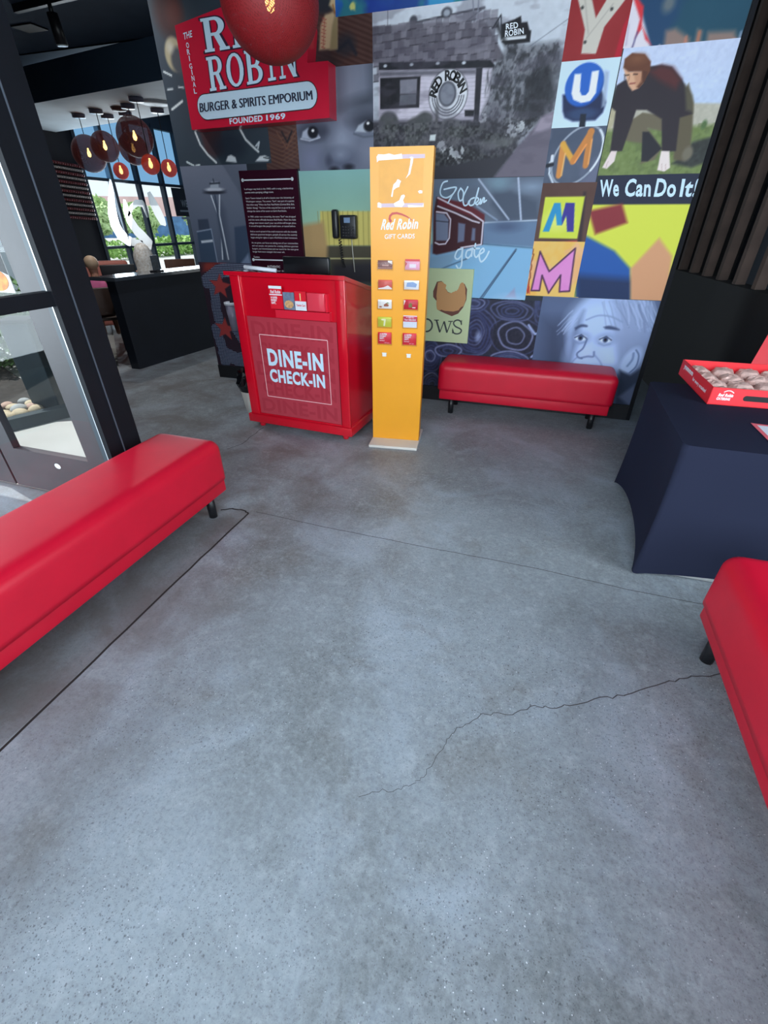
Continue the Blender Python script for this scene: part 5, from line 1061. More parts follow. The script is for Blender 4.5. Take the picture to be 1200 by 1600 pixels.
lt = MB(); text_into(lt, 'DINE-IN', (.135, .535, .625, .665), FQ, .042); text_into(lt, 'CHECK-IN', (.132, .405, .628, .51), FQ, .042)
obj('lettering', lt, M_LETB, film)
# card rack
rk = MB(); rk.box(.255, .700, -.012, 0.018, .958, 1.075); rack = obj('card_rack', rk, mat('red_acrylic', (222, 40, 62), .15, coat=.5), hs)
rk = MB().box(.275, .715, -.02, .018, .900, .955); obj('lower_rack', rk, MATS['red_acrylic'], hs)
rk = MB().rbox(.555, .688, -.036, -.012, .965, 1.08, .004); tag(obj('empty_pocket', rk, mat('pink_red_acrylic', (226, 66, 84), .12, coat=.5), rack), 'empty pinkish red acrylic pocket')
HM = Matrix.Translation((-2.144, 3.173, 0)) @ Matrix.Rotation(PA, 4, 'Z')
def on_stand(name, label, cat, u0, u1, v0, v1, y, m, group=None):
    t = thing(name, label, cat, HM @ Vector(((u0 + u1) / 2, y, v0)), PA, group)
    obj('card', MB().box(-(u1 - u0) / 2, (u1 - u0) / 2, -.0025, .0025, 0, v1 - v0), m, t); return t
def cf(y=-.0035): return lambda u, v: (u, y, v)
GCR = 'cards in the rack on the host stand'
t = on_stand('gift_card', 'red and white card, leftmost in the rack on the host stand', 'card', .247, .352, .962, 1.112, -.026, M_REDCARD, GCR)
pb = MB().box(-.0525, .0525, -.0045, -.0025, .132, .15).box(-.0525, .0525, -.0045, -.0025, .09, .097); text_into(pb, 'Red Robin', (-.042, .102, .042, .124), cf(-.004), .03, .2); text_into(pb, 'A SUPER', (-.044, .068, .012, .082), cf(-.004), .04); text_into(pb, 'SWEET', (-.044, .05, .006, .064), cf(-.004), .04); text_into(pb, 'GIFT.', (-.044, .032, -.004, .046), cf(-.004), .04)
obj('lettering', pb, M_LET, t)
t = on_stand('gift_card', 'card with a burger picture, second in the rack on the host stand', 'card', .357, .447, .962, 1.075, -.024, mat('grey_blue_card', (112, 126, 150), .4, noise=.3, scale=40), GCR)
bb = MB(); bb.face([(.036 * math.cos(a * PI / 12), -.0036, .035 + .026 * math.sin(a * PI / 12)) for a in range(24)]); obj('burger_picture', bb, mat('bun_brown_print', (206, 160, 110), .5, noise=.35, scale=60), t)
t = on_stand('gift_card', 'card with red top and white lower half, third in the host stand rack', 'card', .452, .543, .962, 1.085, -.024, M_REDCARD, GCR)
obj('white_band', MB().box(-.045, .045, -.0042, -.0025, .0, .06), M_PAPER, t)
pb = MB(); text_into(pb, 'Yummm Card', (-.036, .026, .036, .042), cf(-.0048), .03); obj('lettering', pb, M_REDCARD, t)
obj('stem_mark', MB().box(-.004, .004, -.0036, -.0025, .065, .11), mat('straw_yellow', (236, 206, 140), .5), t)
# things on the stand
tl_ = math.atan2(-.135, Dp + .06)
ms = thing('monitor', 'low black point-of-sale screen seen from behind on the red host stand', 'screen', HM @ Vector((.44, .23, 1.135)), PA)
obj('base', MB().rbox(-.10, .10, -.02, .13, -.012, .03, .008), M_BLACKM, ms)
sc_ = MB(); sc_.rbox(-.21, .17, -.015, .02, .035, .145, .008); obj('screen_back', sc_, mat('black_screen_plastic', (20, 20, 24), .3), ms)
obj('arm', MB().cyl((-.02, .03, .01), (-.02, .01, .06), .02), M_BLACKM, ms)
pp_ = thing('papers', 'loose white papers curling over the top left of the host stand', 'papers', HM @ Vector((.06, .06, 1.185)), PA)
sh_ = MB(); g_ = []
for j in range(7):
    for i in range(12): g_.append((-.13 + i * .030, -.06 + j * .035, .004 - .035 * .24 * j + .012 * math.sin(i * .8 + j) ** 2 + (.025 if i < 2 and j > 3 else 0)))
sh_.add(g_, [(j * 12 + i, j * 12 + i + 1, (j + 1) * 12 + i + 1, (j + 1) * 12 + i) for j in range(6) for i in range(11)], True); obj('sheet', sh_, M_PAPER, pp_)
obj('rolled_sheet', MB().tube([(-.06, .0, .030), (.06, .01, .022), (.19, .03, .012)], .013), M_PAPER, pp_)

# dispenser on the wall and bin by the stand
ds = thing('dispenser', 'small translucent white-rimmed dispenser on the wall beside the red star mesh picture', 'dispenser', (-3.07, 4.30, .53))
obj('cup', MB().lathe([(0, 0), (.04, 0), (.062, .25), (.056, .25), (.036, .012), (0, .012)], (0, 0, 0), 20), mat('frosted_grey_plastic', (142, 138, 158), .3), ds)
obj('rim', MB().lathe([(.056, .245), (.07, .245), (.07, .27), (.056, .27), (.056, .245)], (0, 0, 0), 20), M_PAPER, ds)
obj('bracket', MB().box(-.03, .03, .03, .038, .02, .2), M_WHITE, ds)
tb = thing('trash_bin', 'small white bin with black bag on the floor beside the red host stand', 'bin', (-2.385, 3.47, 0), 0)
obj('tub', MB().lathe([(0, 0), (.085, 0), (.095, .02), (.125, .27), (.119, .27), (.09, .02), (0, .015)], (0, 0, 0), 24), mat('off_white_bin', (196, 192, 186), .5), tb)
bg_ = MB(); vs = []; fs = []; rr = random.Random(6); n = 26
for j, (r_, z) in enumerate(((.122, .22), (.134, .275), (.135, .31), (.125, .36), (.105, .38), (.09, .33), (.06, .22))):
    for i in range(n): k = 1 + .10 * math.sin(i * 2.1 + j * 1.3) + rr.uniform(-.05, .05) if j else 1.03; a = 2 * PI * i / n; vs.append((r_ * k * math.cos(a), r_ * k * math.sin(a), z + (rr.uniform(-.02, .02) if j > 1 else 0)))
for j in range(6):
    for i in range(n): fs.append((j * n + i, j * n + (i + 1) % n, (j + 1) * n + (i + 1) % n, (j + 1) * n + i))
obj('bin_bag', bg_.add(vs, fs, False), mat('black_bag_plastic', (18, 18, 22), .18, coat=.4), tb)

# ================================================================ GIFT CARD KIOSK
KA = math.atan2(.048, .366)
ks = thing('gift_card_kiosk', 'tall orange gift card display panel on a white base plate', 'kiosk', (-1.156, 3.218, 0), KA)
M_ORANGE = mat('orange_laminate', (240, 163, 34), .35, noise=.03, scale=3)
obj('panel', MB().add([(0, 0, .02), (.370, 0, .02), (.370, .10, .02), (0, .10, .02), (.004, 0, 1.865), (.386, 0, 1.865), (.386, .10, 1.865), (.004, .10, 1.865)], [(0, 3, 2, 1), (4, 5, 6, 7), (0, 1, 5, 4), (1, 2, 6, 5), (2, 3, 7, 6), (3, 0, 4, 7)]), M_ORANGE, ks)
obj('base_plate', MB().rbox(-.004, .376, -.15, .25, 0, .02, .003), mat('white_base_laminate', (226, 220, 212), .4), ks)
k1 = cf(-.0012); k2 = cf(-.0022)
mb = MB()
for q in ([(0.074,1.825),(0.228,1.828),(0.228,1.808),(0.074,1.806)], [(0.049,1.589),(0.338,1.591),(0.339,1.57),(0.049,1.569)], [(0.228,1.828),(0.334,1.827),(0.335,1.808),(0.228,1.808)]): mb.face([k1(*p) for p in q])
tag(obj('tape_residue', mb, mat('lilac_tape_residue', (216, 192, 206), .5), ks), 'pale lilac tape strips')
M_TORN = mat('torn_white_paper', (250, 248, 244), .7)
for q in ([(0.045,1.819),(0.055,1.831),(0.09,1.829),(0.121,1.833),(0.152,1.826),(0.197,1.831),(0.202,1.807),(0.136,1.804),(0.059,1.801),(0.047,1.792)], [(0.244,1.813),(0.255,1.817),(0.266,1.812),(0.265,1.794),(0.257,1.764),(0.25,1.734),(0.235,1.722),(0.223,1.712),(0.238,1.737),(0.247,1.777),(0.251,1.806)], [(0.134,1.624),(0.142,1.66),(0.149,1.685),(0.165,1.697),(0.173,1.71),(0.184,1.707),(0.196,1.7),(0.189,1.688),(0.185,1.672),(0.165,1.666),(0.15,1.656),(0.144,1.621)], [(0.151,1.589),(0.186,1.605),(0.198,1.63),(0.214,1.634),(0.222,1.627),(0.21,1.605),(0.219,1.585),(0.203,1.569),(0.159,1.572)], [(0.3,1.649),(0.311,1.655),(0.327,1.652),(0.327,1.639),(0.308,1.638)], [(0.049,1.592),(0.058,1.596),(0.074,1.589),(0.074,1.566),(0.049,1.569)], [(0.239,1.582),(0.33,1.576),(0.338,1.591),(0.339,1.57),(0.243,1.568)]): tag(obj('paper_scrap', MB().face([k2(*p) for p in q]), M_TORN, ks), 'white scrap of torn poster')
mb = MB().face([k1(*p) for p in [(0.059,1.804),(0.327,1.808),(0.33,1.591),(0.057,1.589)]]); tag(obj('faded_patch', mb, mat('faded_orange_patch', (232, 162, 48), .4, noise=.05, scale=14), ks), 'slightly duller orange patch')
mb = MB(); text_quad(mb, 'Red', [(0.069,1.45),(0.152,1.449),(0.164,1.509),(0.08,1.507)], k2, .032, .15); text_quad(mb, 'Robin', [(0.171,1.451),(0.308,1.456),(0.309,1.512),(0.18,1.509)], k2, .032, .15); obj('logo_lettering', mb, M_LET, ks)
mb = MB(); mb.strip([(0.135,1.492),(0.126,1.509),(0.129,1.524),(0.143,1.536),(0.171,1.539),(0.204,1.532),(0.237,1.52),(0.274,1.499)], [.016, .014, .013, .013, .012, .010, .008, .002], k2); tag(obj('logo_swoosh', mb, mat('logo_red', (196, 56, 40), .4), ks), 'red swoosh over the logo')
mb = MB(); text_quad(mb, 'GIFT CARDS', [(0.094,1.4),(0.289,1.404),(0.289,1.43),(0.095,1.426)], k2, .008); obj('lettering', mb, M_LET, ks)
M_HOLD = glass('clear_card_pocket', (.96, .95, .95), .03, .15)
ROWS = [([(0.05,1.229),(0.147,1.23),(0.146,1.281),(0.051,1.28)], [(0.23,1.227),(0.327,1.228),(0.329,1.289),(0.235,1.288)]),
        ([(0.049,1.108),(0.145,1.111),(0.147,1.166),(0.055,1.164)], [(0.228,1.11),(0.328,1.111),(0.328,1.166),(0.229,1.164)]),
        ([(0.048,0.986),(0.144,0.989),(0.146,1.045),(0.05,1.043)], [(0.227,0.985),(0.324,0.988),(0.326,1.05),(0.232,1.047)]),
        ([(0.046,0.866),(0.143,0.87),(0.145,0.935),(0.049,0.932)], [(0.227,0.869),(0.322,0.872),(0.326,0.949),(0.23,0.946)]),
        ([(0.047,0.751),(0.144,0.755),(0.145,0.834),(0.048,0.83)], [(0.226,0.752),(0.322,0.754),(0.324,0.834),(0.226,0.83)])]
KM = Matrix.Translation((-1.156, 3.218, 0)) @ Matrix.Rotation(KA, 4, 'Z')
CARDS = [['brown gift card, top left pocket of the orange kiosk', 'pale pink gift card, top right pocket of the orange kiosk'],
         ['red over white gift card, second row left on the orange kiosk', 'white and pale blue gift card, second row right on the orange kiosk'],
         ['white gift card with a burger picture, middle row left on orange kiosk', 'red gift card with small green picture, middle row right on orange kiosk'],
         ['lime green gift card, fourth row left on the orange kiosk', 'card with red top and dotted lower half, fourth row right on kiosk'],
         ['red gift card, left of the lowest two on the orange kiosk', 'red gift card, right of the lowest two on the orange kiosk']]
CC = [[(142, 96, 92), (248, 178, 206)], [(222, 96, 84), (246, 248, 252)], [(250, 248, 244), (214, 40, 62)], [(206, 210, 70), (218, 52, 82)], [(228, 38, 58), (228, 38, 58)]]
for r_, row in enumerate(ROWS):
    for s_, q in enumerate(row):
        u0 = (q[0][0] + q[3][0]) / 2; u1 = (q[1][0] + q[2][0]) / 2; v0 = (q[0][1] + q[1][1]) / 2; v1 = (q[2][1] + q[3][1]) / 2; w_ = u1 - u0; h_ = v1 - v0
        obj('card_pocket', MB().box(u0 - .004, u1 + .004, -.0125, -.0115, v0 - .006, v1 - .01).box(u0 - .006, u0 - .004, -.0125, 0, v0 - .006, v1 - .01).box(u1 + .004, u1 + .006, -.0125, 0, v0 - .006, v1 - .01).box(u0 - .006, u1 + .006, -.0125, 0, v0 - .008, v0 - .006), M_HOLD, ks)
        t = thing('gift_card', CARDS[r_][s_], 'card', KM @ Vector(((u0 + u1) / 2, -.006, v0)), KA, 'gift cards in the kiosk pockets')
        obj('card', MB().rbox(-w_ / 2, w_ / 2, -.002, .003, 0, h_, .001, 1), mat('card_%d_%d' % (r_, s_), CC[r_][s_], .4), t)
        X = lambda f: -w_ / 2 + f * w_
        y1 = -.0035; F = lambda u, v: (X(u), y1, v * h_)
        def art(name, polys, rgb):
            mb = MB()
            for p_ in polys: mb.face([F(*q_) for q_ in p_])
            obj(name, mb, MATS.get('art%s' % (rgb,)) or mat('art%s' % (rgb,), rgb, .5), t)
        if (r_, s_) == (0, 0): art('corner_flash', [[(.7, .8), (1, .55), (1, .95), (.7, .98)]], (240, 230, 226)); art('stripe', [[(0, .1), (1, .1), (1, .17), (0, .17)], [(.3, .35), (.75, .35), (.75, .5), (.3, .5)]], (206, 160, 150))
        if (r_, s_) == (0, 1): art('red_band', [[(0, .8), (1, .8), (1, 1), (0, 1)], [(0, .25), (.14, .6), (0, .8)]], (214, 70, 78)); art('white_patch', [[(.3, .2), (.75, .2), (.75, .55), (.3, .55)]], (246, 236, 250))
        if (r_, s_) == (1, 0): art('white_hill', [[(0, 0), (1, 0), (1, .12), (.7, .42), (.4, .2), (0, .1)]], (248, 240, 236))
        if (r_, s_) == (1, 1): art('blue_emblem', [[(.15, .3), (.8, .25), (.88, .6), (.6, .85), (.2, .75)]], (150, 180, 226))
        if (r_, s_) == (2, 0): art('burger_picture', [[(.45, .25), (.75, .25), (.8, .45), (.6, .62), (.42, .45)], [(.1, .12), (.28, .12), (.28, .28), (.1, .28)]], (170, 96, 66)); art('green_leaf', [[(.55, .55), (.85, .6), (.7, .72)]], (120, 160, 80))
        if (r_, s_) == (2, 1): art('green_picture', [[(.35, .2), (.6, .2), (.6, .55), (.48, .7), (.35, .5)]], (132, 120, 60)); art('white_corner', [[(0, .4), (.13, .9), (0, .95)], [(.62, .15), (.85, .15), (.85, .25), (.62, .25)]], (250, 226, 220))
        if (r_, s_) == (3, 0): art('pale_mark', [[(.25, .8), (.6, .8), (.52, .1), (.42, .1), (.45, .65), (.25, .68)]], (242, 244, 200))
        if (r_, s_) == (3, 1):
            art('white_half', [[(0, 0), (1, 0), (1, .5), (0, .5)], [(0, .94), (1, .94), (1, 1), (0, 1)]], (236, 242, 252))
            mb = MB()
            for j in range(4):
                for i in range(8): mb.face([F(.07 + i * .125 + .03 * (j % 2) + .022 * math.cos(a * PI / 3), .07 + j * .115 + .03 * math.sin(a * PI / 3)) for a in range(6)])
            old = y1; y1 = -.0045; mb2 = MB(); mb2.add([(x, -.0045, z) for x, y, z in mb.v], mb.f); y1 = old
            obj('dots', mb2, MATS['art(150, 180, 226)'], t)
            mb = MB(); text_into(mb, 'A Gift For', (X(.2), .8 * h_, X(.8), .9 * h_), cf(-.0045), .02, .2); text_into(mb, 'Your Side Kick', (X(.08), .58 * h_, X(.92), .74 * h_), cf(-.0045), .03, .2); obj('lettering', mb, M_LET, t)
        if r_ == 4:
            mb = MB()
            for k_, (s2, e_) in enumerate((('A SUPER', .68), ('SWEET', .62), ('GIFT.', .48))): text_into(mb, s2, (X(.13), (.78 - k_ * .18) * h_, X(e_), (.92 - k_ * .18) * h_), cf(-.0045), .05)
            text_into(mb, 'Red Robin', (X(.13), .26 * h_, X(.5), .34 * h_), cf(-.0045), .03); text_into(mb, 'GIFT CARD', (X(.5), .08 * h_, X(.85), .14 * h_), cf(-.0045), .0); obj('lettering', mb, M_LET, t)
for q in [(0.095,0.679),(0.274,0.678)]:
    pg = MB().box(q[0] - .014, q[0] + .014, -.016, 0, q[1] - .012, q[1] + .012).box(q[0] - .017, q[0] + .017, -.018, -.012, q[1] + .008, q[1] + .015)
    tag(obj('empty_peg', pg, M_WHITE, ks), 'small white empty card peg')

# ================================================================ WALL SIGN
YS = 4.20
sgn = thing('wall_sign', 'big red box sign reading the original RED ROBIN burger and spirits emporium', 'sign', (0, 0, 0))
SP = [(-3.085,2.762),(-3.096,2.143),(-1.828,2.164),(-1.818,2.48),(-1.986,2.481),(-1.951,2.671),(-1.99,2.915)]
obj('sign_box', MB().prism(SP, lambda u, v: (u, YS, v), lambda u, v: (u, YW - .001, v)), mat('sign_red_enamel', (206, 28, 58), .3, noise=.06, scale=3, coat=.3), sgn)
s1 = lambda u, v: (u, YS - .002, v); s2_ = lambda u, v: (u, YS - .004, v); s3 = lambda u, v: (u, YS - .006, v)
def pill(q0, q1, r, f, n=12):
    d = Vector((q1[0] - q0[0], q1[1] - q0[1])); a0 = math.atan2(d.y, d.x); pts = [(q1[0] + r * math.cos(a0 - PI / 2 + PI * i / n), q1[1] + r * math.sin(a0 - PI / 2 + PI * i / n)) for i in range(n + 1)] + [(q0[0] + r * math.cos(a0 + PI / 2 + PI * i / n), q0[1] + r * math.sin(a0 + PI / 2 + PI * i / n)) for i in range(n + 1)]
    return MB().face([f(*p) for p in pts])
q0, q1 = [(-2.921,2.279),(-1.998,2.302)]
obj('pill_outline', pill(q0, q1, .083, s1), M_INK, sgn); pill_o = obj('pill_panel', pill(q0, q1, .077, s2_), mat('pale_blue_enamel', (206, 228, 244), .3), sgn)
mb = MB()
for k_ in range(3): text_quad(mb, 'BURGER & SPIRITS EMPORIUM', [(-2.982,2.249),(-1.958,2.274),(-1.961,2.327),(-2.973,2.306)], lambda u, v: (u + (k_ - 1) * .0028, YS - .006 - k_ * 1e-4, v))
obj('pill_lettering', mb, mat('navy_lettering', (28, 34, 60), .5), pill_o)
for w_, q in (('FOUNDED', [(-2.717,2.162),(-2.409,2.169),(-2.405,2.206),(-2.715,2.2)]), ('1969', [(-2.376,2.17),(-2.204,2.173),(-2.202,2.21),(-2.373,2.206)])):
    mb = MB(); text_quad(mb, w_, q, s2_, .03); obj('founded_lettering', mb, M_LETB, sgn)
mb = MB(); vt = MB()
text_quad(vt, 'THE', [(-3.023,2.678),(-2.94,2.688),(-2.936,2.724),(-3.018,2.715)], s2_, .02)
for ch, c_ in zip('ORIGINAL', [(-2.996,2.646),(-2.998,2.609),(-2.999,2.572),(-2.999,2.528),(-2.997,2.493),(-2.997,2.457),(-2.995,2.421),(-2.996,2.381)]):
    w_ = .008 if ch == 'I' else .026; text_into(vt, ch, (c_[0] - w_ / 2, c_[1] - .0155, c_[0] + w_ / 2, c_[1] + .0155), s2_, .02)
obj('side_lettering', vt, M_LETB, sgn)
def row(chars, q, f, mb, grow=0.0):
    q = [np.array(p) for p in q]; n = len(chars); wts = [.62 if c == 'I' else 1.0 for c in chars]; tot = sum(wts) + .12 * (n - 1); x = 0
    for c, w_ in zip(chars, wts):
        a0, a1 = x / tot, (x + w_) / tot
        def g(u, v):
            aa = a0 + (a1 - a0) * u
            p_ = q[0] * (1 - aa) * (1 - v) + q[1] * aa * (1 - v) + q[2] * aa * v + q[3] * (1 - aa) * v; return f(p_[0], p_[1])
        slab(mb, c, -grow, -grow * .6, 1 + 2 * grow, 1 + 1.2 * grow, g, .2 + grow * .8); x += w_ + .12
    return mb
qA = [(-2.847,2.594),(-2.117,2.612),(-2.109,2.792),(-2.847,2.777)]; qB = [(-2.855,2.371),(-2.067,2.413),(-2.067,2.595),(-2.848,2.567)]
obj('letter_shadow', row('ROBIN', qB, s1, row('RED', qA, s1, MB(), .07), .07), mat('navy_letter_shadow', (52, 22, 50), .5), sgn)
obj('main_lettering', row('ROBIN', qB, s2_, row('RED', qA, s2_, MB())), M_LETB, sgn)

# ---- story board
bd = thing('story_board', 'dark maroon board of small white text on the mural, behind host stand', 'sign', (0, 0, 0))
bx0, bx1, bz0, bz1 = -2.775, -2.205, 1.03, 1.868
obj('board', MB().box(bx0, bx1, 4.318, YW - .001, bz0, bz1), mat('maroon_board', (52, 18, 34), .22, noise=.06, scale=4), bd)
f4 = lambda u, v: (u, 4.3165, v)
mb = MB()
for z in (1.80, 1.185):
    mb.box(bx0 + .03, bx1 - .05, 4.3155, 4.318, z - .0045, z + .0045)
    for x in (bx0 + .03, bx1 - .05): mb.add([(x + .013 * math.cos(a * PI / 8), 4.3155, z + .013 * math.sin(a * PI / 8)) for a in range(16)], [tuple(range(16))])
obj('rule_line', mb, M_LET, bd)
TXT = [("It all began way back in the 1940's with a song, a barbershop", 1), ('quartet and a partying college town.', .6), (None, 0),
 ("Sam's Tavern kicked it all off in Seattle near the University of", 1), ('Washington campus. The owner, "Sam", was part of a quartet', 1), ('that often sang "When the Red, Red Robin (Comes Bob, Bob,', 1), ("Bobbin' Along).\" The love of this song led Sam to go so far as to", 1), ("change the name of his tavern to Sam's Red Robin.", .83), (None, 0),
 ('In 1969, under new ownership, the name "Sam" was dropped', 1), ('and the name officially became Red Robin. Now this little', 1), ("college town tavern wasn't your run-of-the-mill burger place.", 1), ("It served burgers like people hadn't seen, or tasted before.", .98), (None, 0),
 ('And so word spread of the small restaurant with the insanely', 1), ('delicious gourmet burgers, people all across the country', 1), ('began asking for rights to open a Red Robin in their hometown.', 1), (None, 0),
 ('As we grow, our focus on taking care of our communities', 1), ('and our people, our passion for creating delicious gourmet', 1), ('burgers, our inventiveness and our search for the next great', 1), ('burger have never changed. And never will.', .7), (None, 0), ('Yummm.', .14)]
mb = MB(); z = 1.742
for s_, w_ in TXT:
    if s_: text_into(mb, s_, (bx0 + .035, z - .017, bx0 + .035 + (bx1 - bx0 - .085) * w_, z), f4); z -= .0242
    else: z -= .018
text_into(mb, 'AUTHENTIC', (bx0 + .17, 1.12, bx0 + .31, 1.14), f4, .02); text_into(mb, 'Since we opened our doors in Seattle', (bx0 + .06, 1.085, bx1 - .06, 1.104), f4)
obj('lettering', mb, mat('soft_white_lettering', (220, 214, 222), .5), bd)

# ---- board with bitten burger
ob = thing('art_board', 'pale green art board with a bitten brown shape above letters OWS', 'picture', (0, 0, 0))
O = [(-1.049,1.144),(-0.622,1.16),(-0.615,0.557),(-1.016,0.564)]; ox1, oz1, oz0 = -.628, 1.155, .558; ox0 = -1.155
obj('board', MB().box(ox0, ox1, 4.312, YW - .001, oz0, oz1), mat('pale_green_board', (188, 204, 160), .5, noise=.04, scale=5), ob)
f5 = lambda d: (lambda u, v: (u, 4.3115 - d, v))
mb = MB().face([f5(0)(*p) for p in [(-0.939,1.053),(-0.899,1.06),(-0.874,1.021),(-0.837,0.977),(-0.79,0.963),(-0.747,0.985),(-0.718,1.031),(-0.698,1.046),(-0.671,1.003),(-0.669,0.922),(-0.691,0.86),(-0.731,0.806),(-0.787,0.782),(-0.87,0.809),(-0.918,0.828),(-0.934,0.901),(-0.965,0.931),(-0.968,0.977)]]); tag(obj('dark_edge', mb, mat('dark_crust_print', (104, 62, 50), .6), ob), 'dark reddish edge of the bitten shape')
mb = MB().face([f5(.0012)(*p) for p in jig([(-0.933,1.049),(-0.888,1.055),(-0.857,1.026),(-0.855,0.991),(-0.819,0.967),(-0.78,0.979),(-0.749,1),(-0.731,1.05),(-0.71,1.056),(-0.689,1.012),(-0.675,0.932),(-0.692,0.87),(-0.745,0.826),(-0.801,0.818),(-0.883,0.83),(-0.924,0.828),(-0.937,0.942)], 4, .004, 2)]); obj('bitten_shape', mb, mat('tan_bun_print', (190, 142, 92), .6), ob)
mb = MB()
lt_ = [(-1.028,0.665),(-1.032,0.747),(-0.919,0.759),(-0.793,0.64)]
def loopO(c, rx, rz, w): 
    L = [(c[0] + rx * math.cos(a * PI / 16), c[1] + rz * math.sin(a * PI / 16)) for a in range(33)]; mb.strip(L, w, f5(.0012))
loopO((-1.014,0.693), .054, .054, .014)
for a, w in (([(-0.924,0.742),(-0.885,0.64)], .016), ([(-0.885,0.64),(-0.853,0.735)], .008), ([(-0.853,0.735),(-0.819,0.641)], .016), ([(-0.819,0.641),(-0.789,0.739)], .008)): mb.strip(a, w, f5(.0012))
for a in ([(-0.945,0.741),(-0.901,0.743)], [(-0.815,0.737),(-0.772,0.74)]): mb.strip(a, .008, f5(.0012))
mb.strip(smooth([(-0.694,0.717),(-0.703,0.743),(-0.732,0.753),(-0.76,0.74),(-0.764,0.719),(-0.745,0.698),(-0.709,0.684),(-0.69,0.669),(-0.699,0.646),(-0.728,0.636),(-0.758,0.643),(-0.769,0.669)]), .012, f5(.0012))
mb.strip([(-0.695,0.755),(-0.694,0.712)], .006, f5(.0012)); mb.strip([(-0.77,0.68),(-0.769,0.636)], .006, f5(.0012))
obj('lettering', mb, mat('dark_grey_print', (58, 66, 68), .6), ob)

# ---- wall telephone
ph = thing('wall_phone', 'black wall telephone with small screen mounted above the host stand', 'telephone', (-1.785, YW, 1.355))
M_PH = mat('black_phone_plastic', (30, 31, 36), .35)
obj('body', MB().rbox(-.035, .115, -.06, -.002, .01, .185, .012), M_PH, ph)
obj('screen', MB().box(.008, .064, -.0625, -.059, .128, .166), mat('phone_lcd', (104, 128, 160), .3, emit=(104, 128, 160), estr=.25), ph)
kp = MB()
for j in range(4):
    for i in range(5): kp.rbox(-.012 + i * .024, .004 + i * .024, -.064, -.058, .028 + j * .021, .04 + j * .021, .002, 1)
obj('keypad', kp, mat('dark_grey_keys', (44, 45, 50), .4), ph)
hset = obj('handset', MB().rbox(-.100, -.045, -.085, -.028, .012, .225, .016), M_PH, ph)
co = [(-.05 + .012 * math.cos(a * 1.1) + .03 * a / 90, -.03 + .012 * math.sin(a * 1.1), .01 - .22 * math.sin(a / 90 * PI / 2)) for a in range(91)]
obj('coiled_cord', MB().tube(co, .0035, 6), M_CORD, hset)
obj('line_cord', MB().tube([(.055, -.012, .012), (.06, -.012, -.08), (.075, -.012, -.25)], .004, 6), mat('pale_grey_cord', (190, 190, 180), .5), ph)

# ================================================================ TABLE AND BOX
tx0, tx1, ty0, ty1, tz = .655, 2.45, 2.075, 3.03, .70
tb = thing('folding_table', 'folding banquet table hidden beneath the fitted black cloth', 'table', (0, 0, 0))
obj('tabletop', MB().rbox(tx0 + .01, tx1 - .01, ty0 + .01, ty1 - .01, tz - .045, tz - .006, .01), mat('grey_table_plastic', (190, 190, 186), .5), tb)
for x in (tx0 + .09, tx1 - .09):
    for y in (ty0 + .09, ty1 - .09): obj('leg', MB().cyl((x, y, 0), (x, y, tz - .05), .016), mat('grey_leg_metal', (170, 172, 174), .4, .3), tb)
obj('floor_bar', MB().tube([(tx0 + .09, ty0 + .035, .016), (tx1 - .1, ty0 + .035, .016)], .014), mat('pale_floor_bar', (206, 208, 208), .4), tb)
# fitted cloth: top sheet with rounded edge, sides pulled tight to the feet, bottom edges arched
def cloth():
    mb = MB(); n = 28
    def side(p, q, out, arch):
        vs = []; m = 16
        for j in range(m + 1):
            t = j / m
            for i in range(n + 1):
                s = i / n; e = 4 * s * (1 - s); zb = arch * e ** .7; z = tz * (1 - t) + zb * t
                pull = -.05 * (e ** .8) * math.sin(PI * .9 * t)
                fl_ = .022 * t * t; a_ = fl_ * (1 - s) ** 8; b_ = fl_ * s ** 8; mid = ((tx0 + tx1) / 2, (ty0 + ty1) / 2)
                ox = a_ * math.copysign(1, p[0] - mid[0]) + b_ * math.copysign(1, q[0] - mid[0]); oy = a_ * math.copysign(1, p[1] - mid[1]) + b_ * math.copysign(1, q[1] - mid[1])
                vs.append((p[0] + (q[0] - p[0]) * s + out[0] * pull + ox, p[1] + (q[1] - p[1]) * s + out[1] * pull + oy, z))
        mb.add(vs, [(j * (n + 1) + i, j * (n + 1) + i + 1, (j + 1) * (n + 1) + i + 1, (j + 1) * (n + 1) + i) for j in range(m) for i in range(n)], True)
    A, B, C_, D_ = (tx0, ty0), (tx1, ty0), (tx1, ty1), (tx0, ty1)
    side(A, B, (0, -1), .055); side(B, C_, (1, 0), .2); side(C_, D_, (0, 1), .06); side(D_, A, (-1, 0), .09)
    mb.add([(x, y, tz) for x, y in (A, B, C_, D_)], [(0, 1, 2, 3)])
    return mb
ct = obj('tablecloth', cloth(), mat('black_stretch_fabric', (38, 42, 60), .85, bump=.1, bscale=500, spec=.05))
tag(ct, 'tight-fitting black stretch cloth over the table on the right', 'tablecloth')
b = bmesh.new(); b.from_mesh(ct.data); bmesh.ops.remove_doubles(b, verts=b.verts, dist=1e-4)
ed = [e for e in b.edges if all(abs(v.co.z - tz) < 1e-4 for v in e.verts) and e.calc_length() < .2 or (all(abs(v.co.z - tz) < 1e-4 for v in e.verts))]
b.to_mesh(ct.data); b.free()
bv = ct.modifiers.new('b', 'BEVEL'); bv.width = .026; bv.segments = 3; bv.limit_method = 'ANGLE'; bv.angle_limit = math.radians(50)

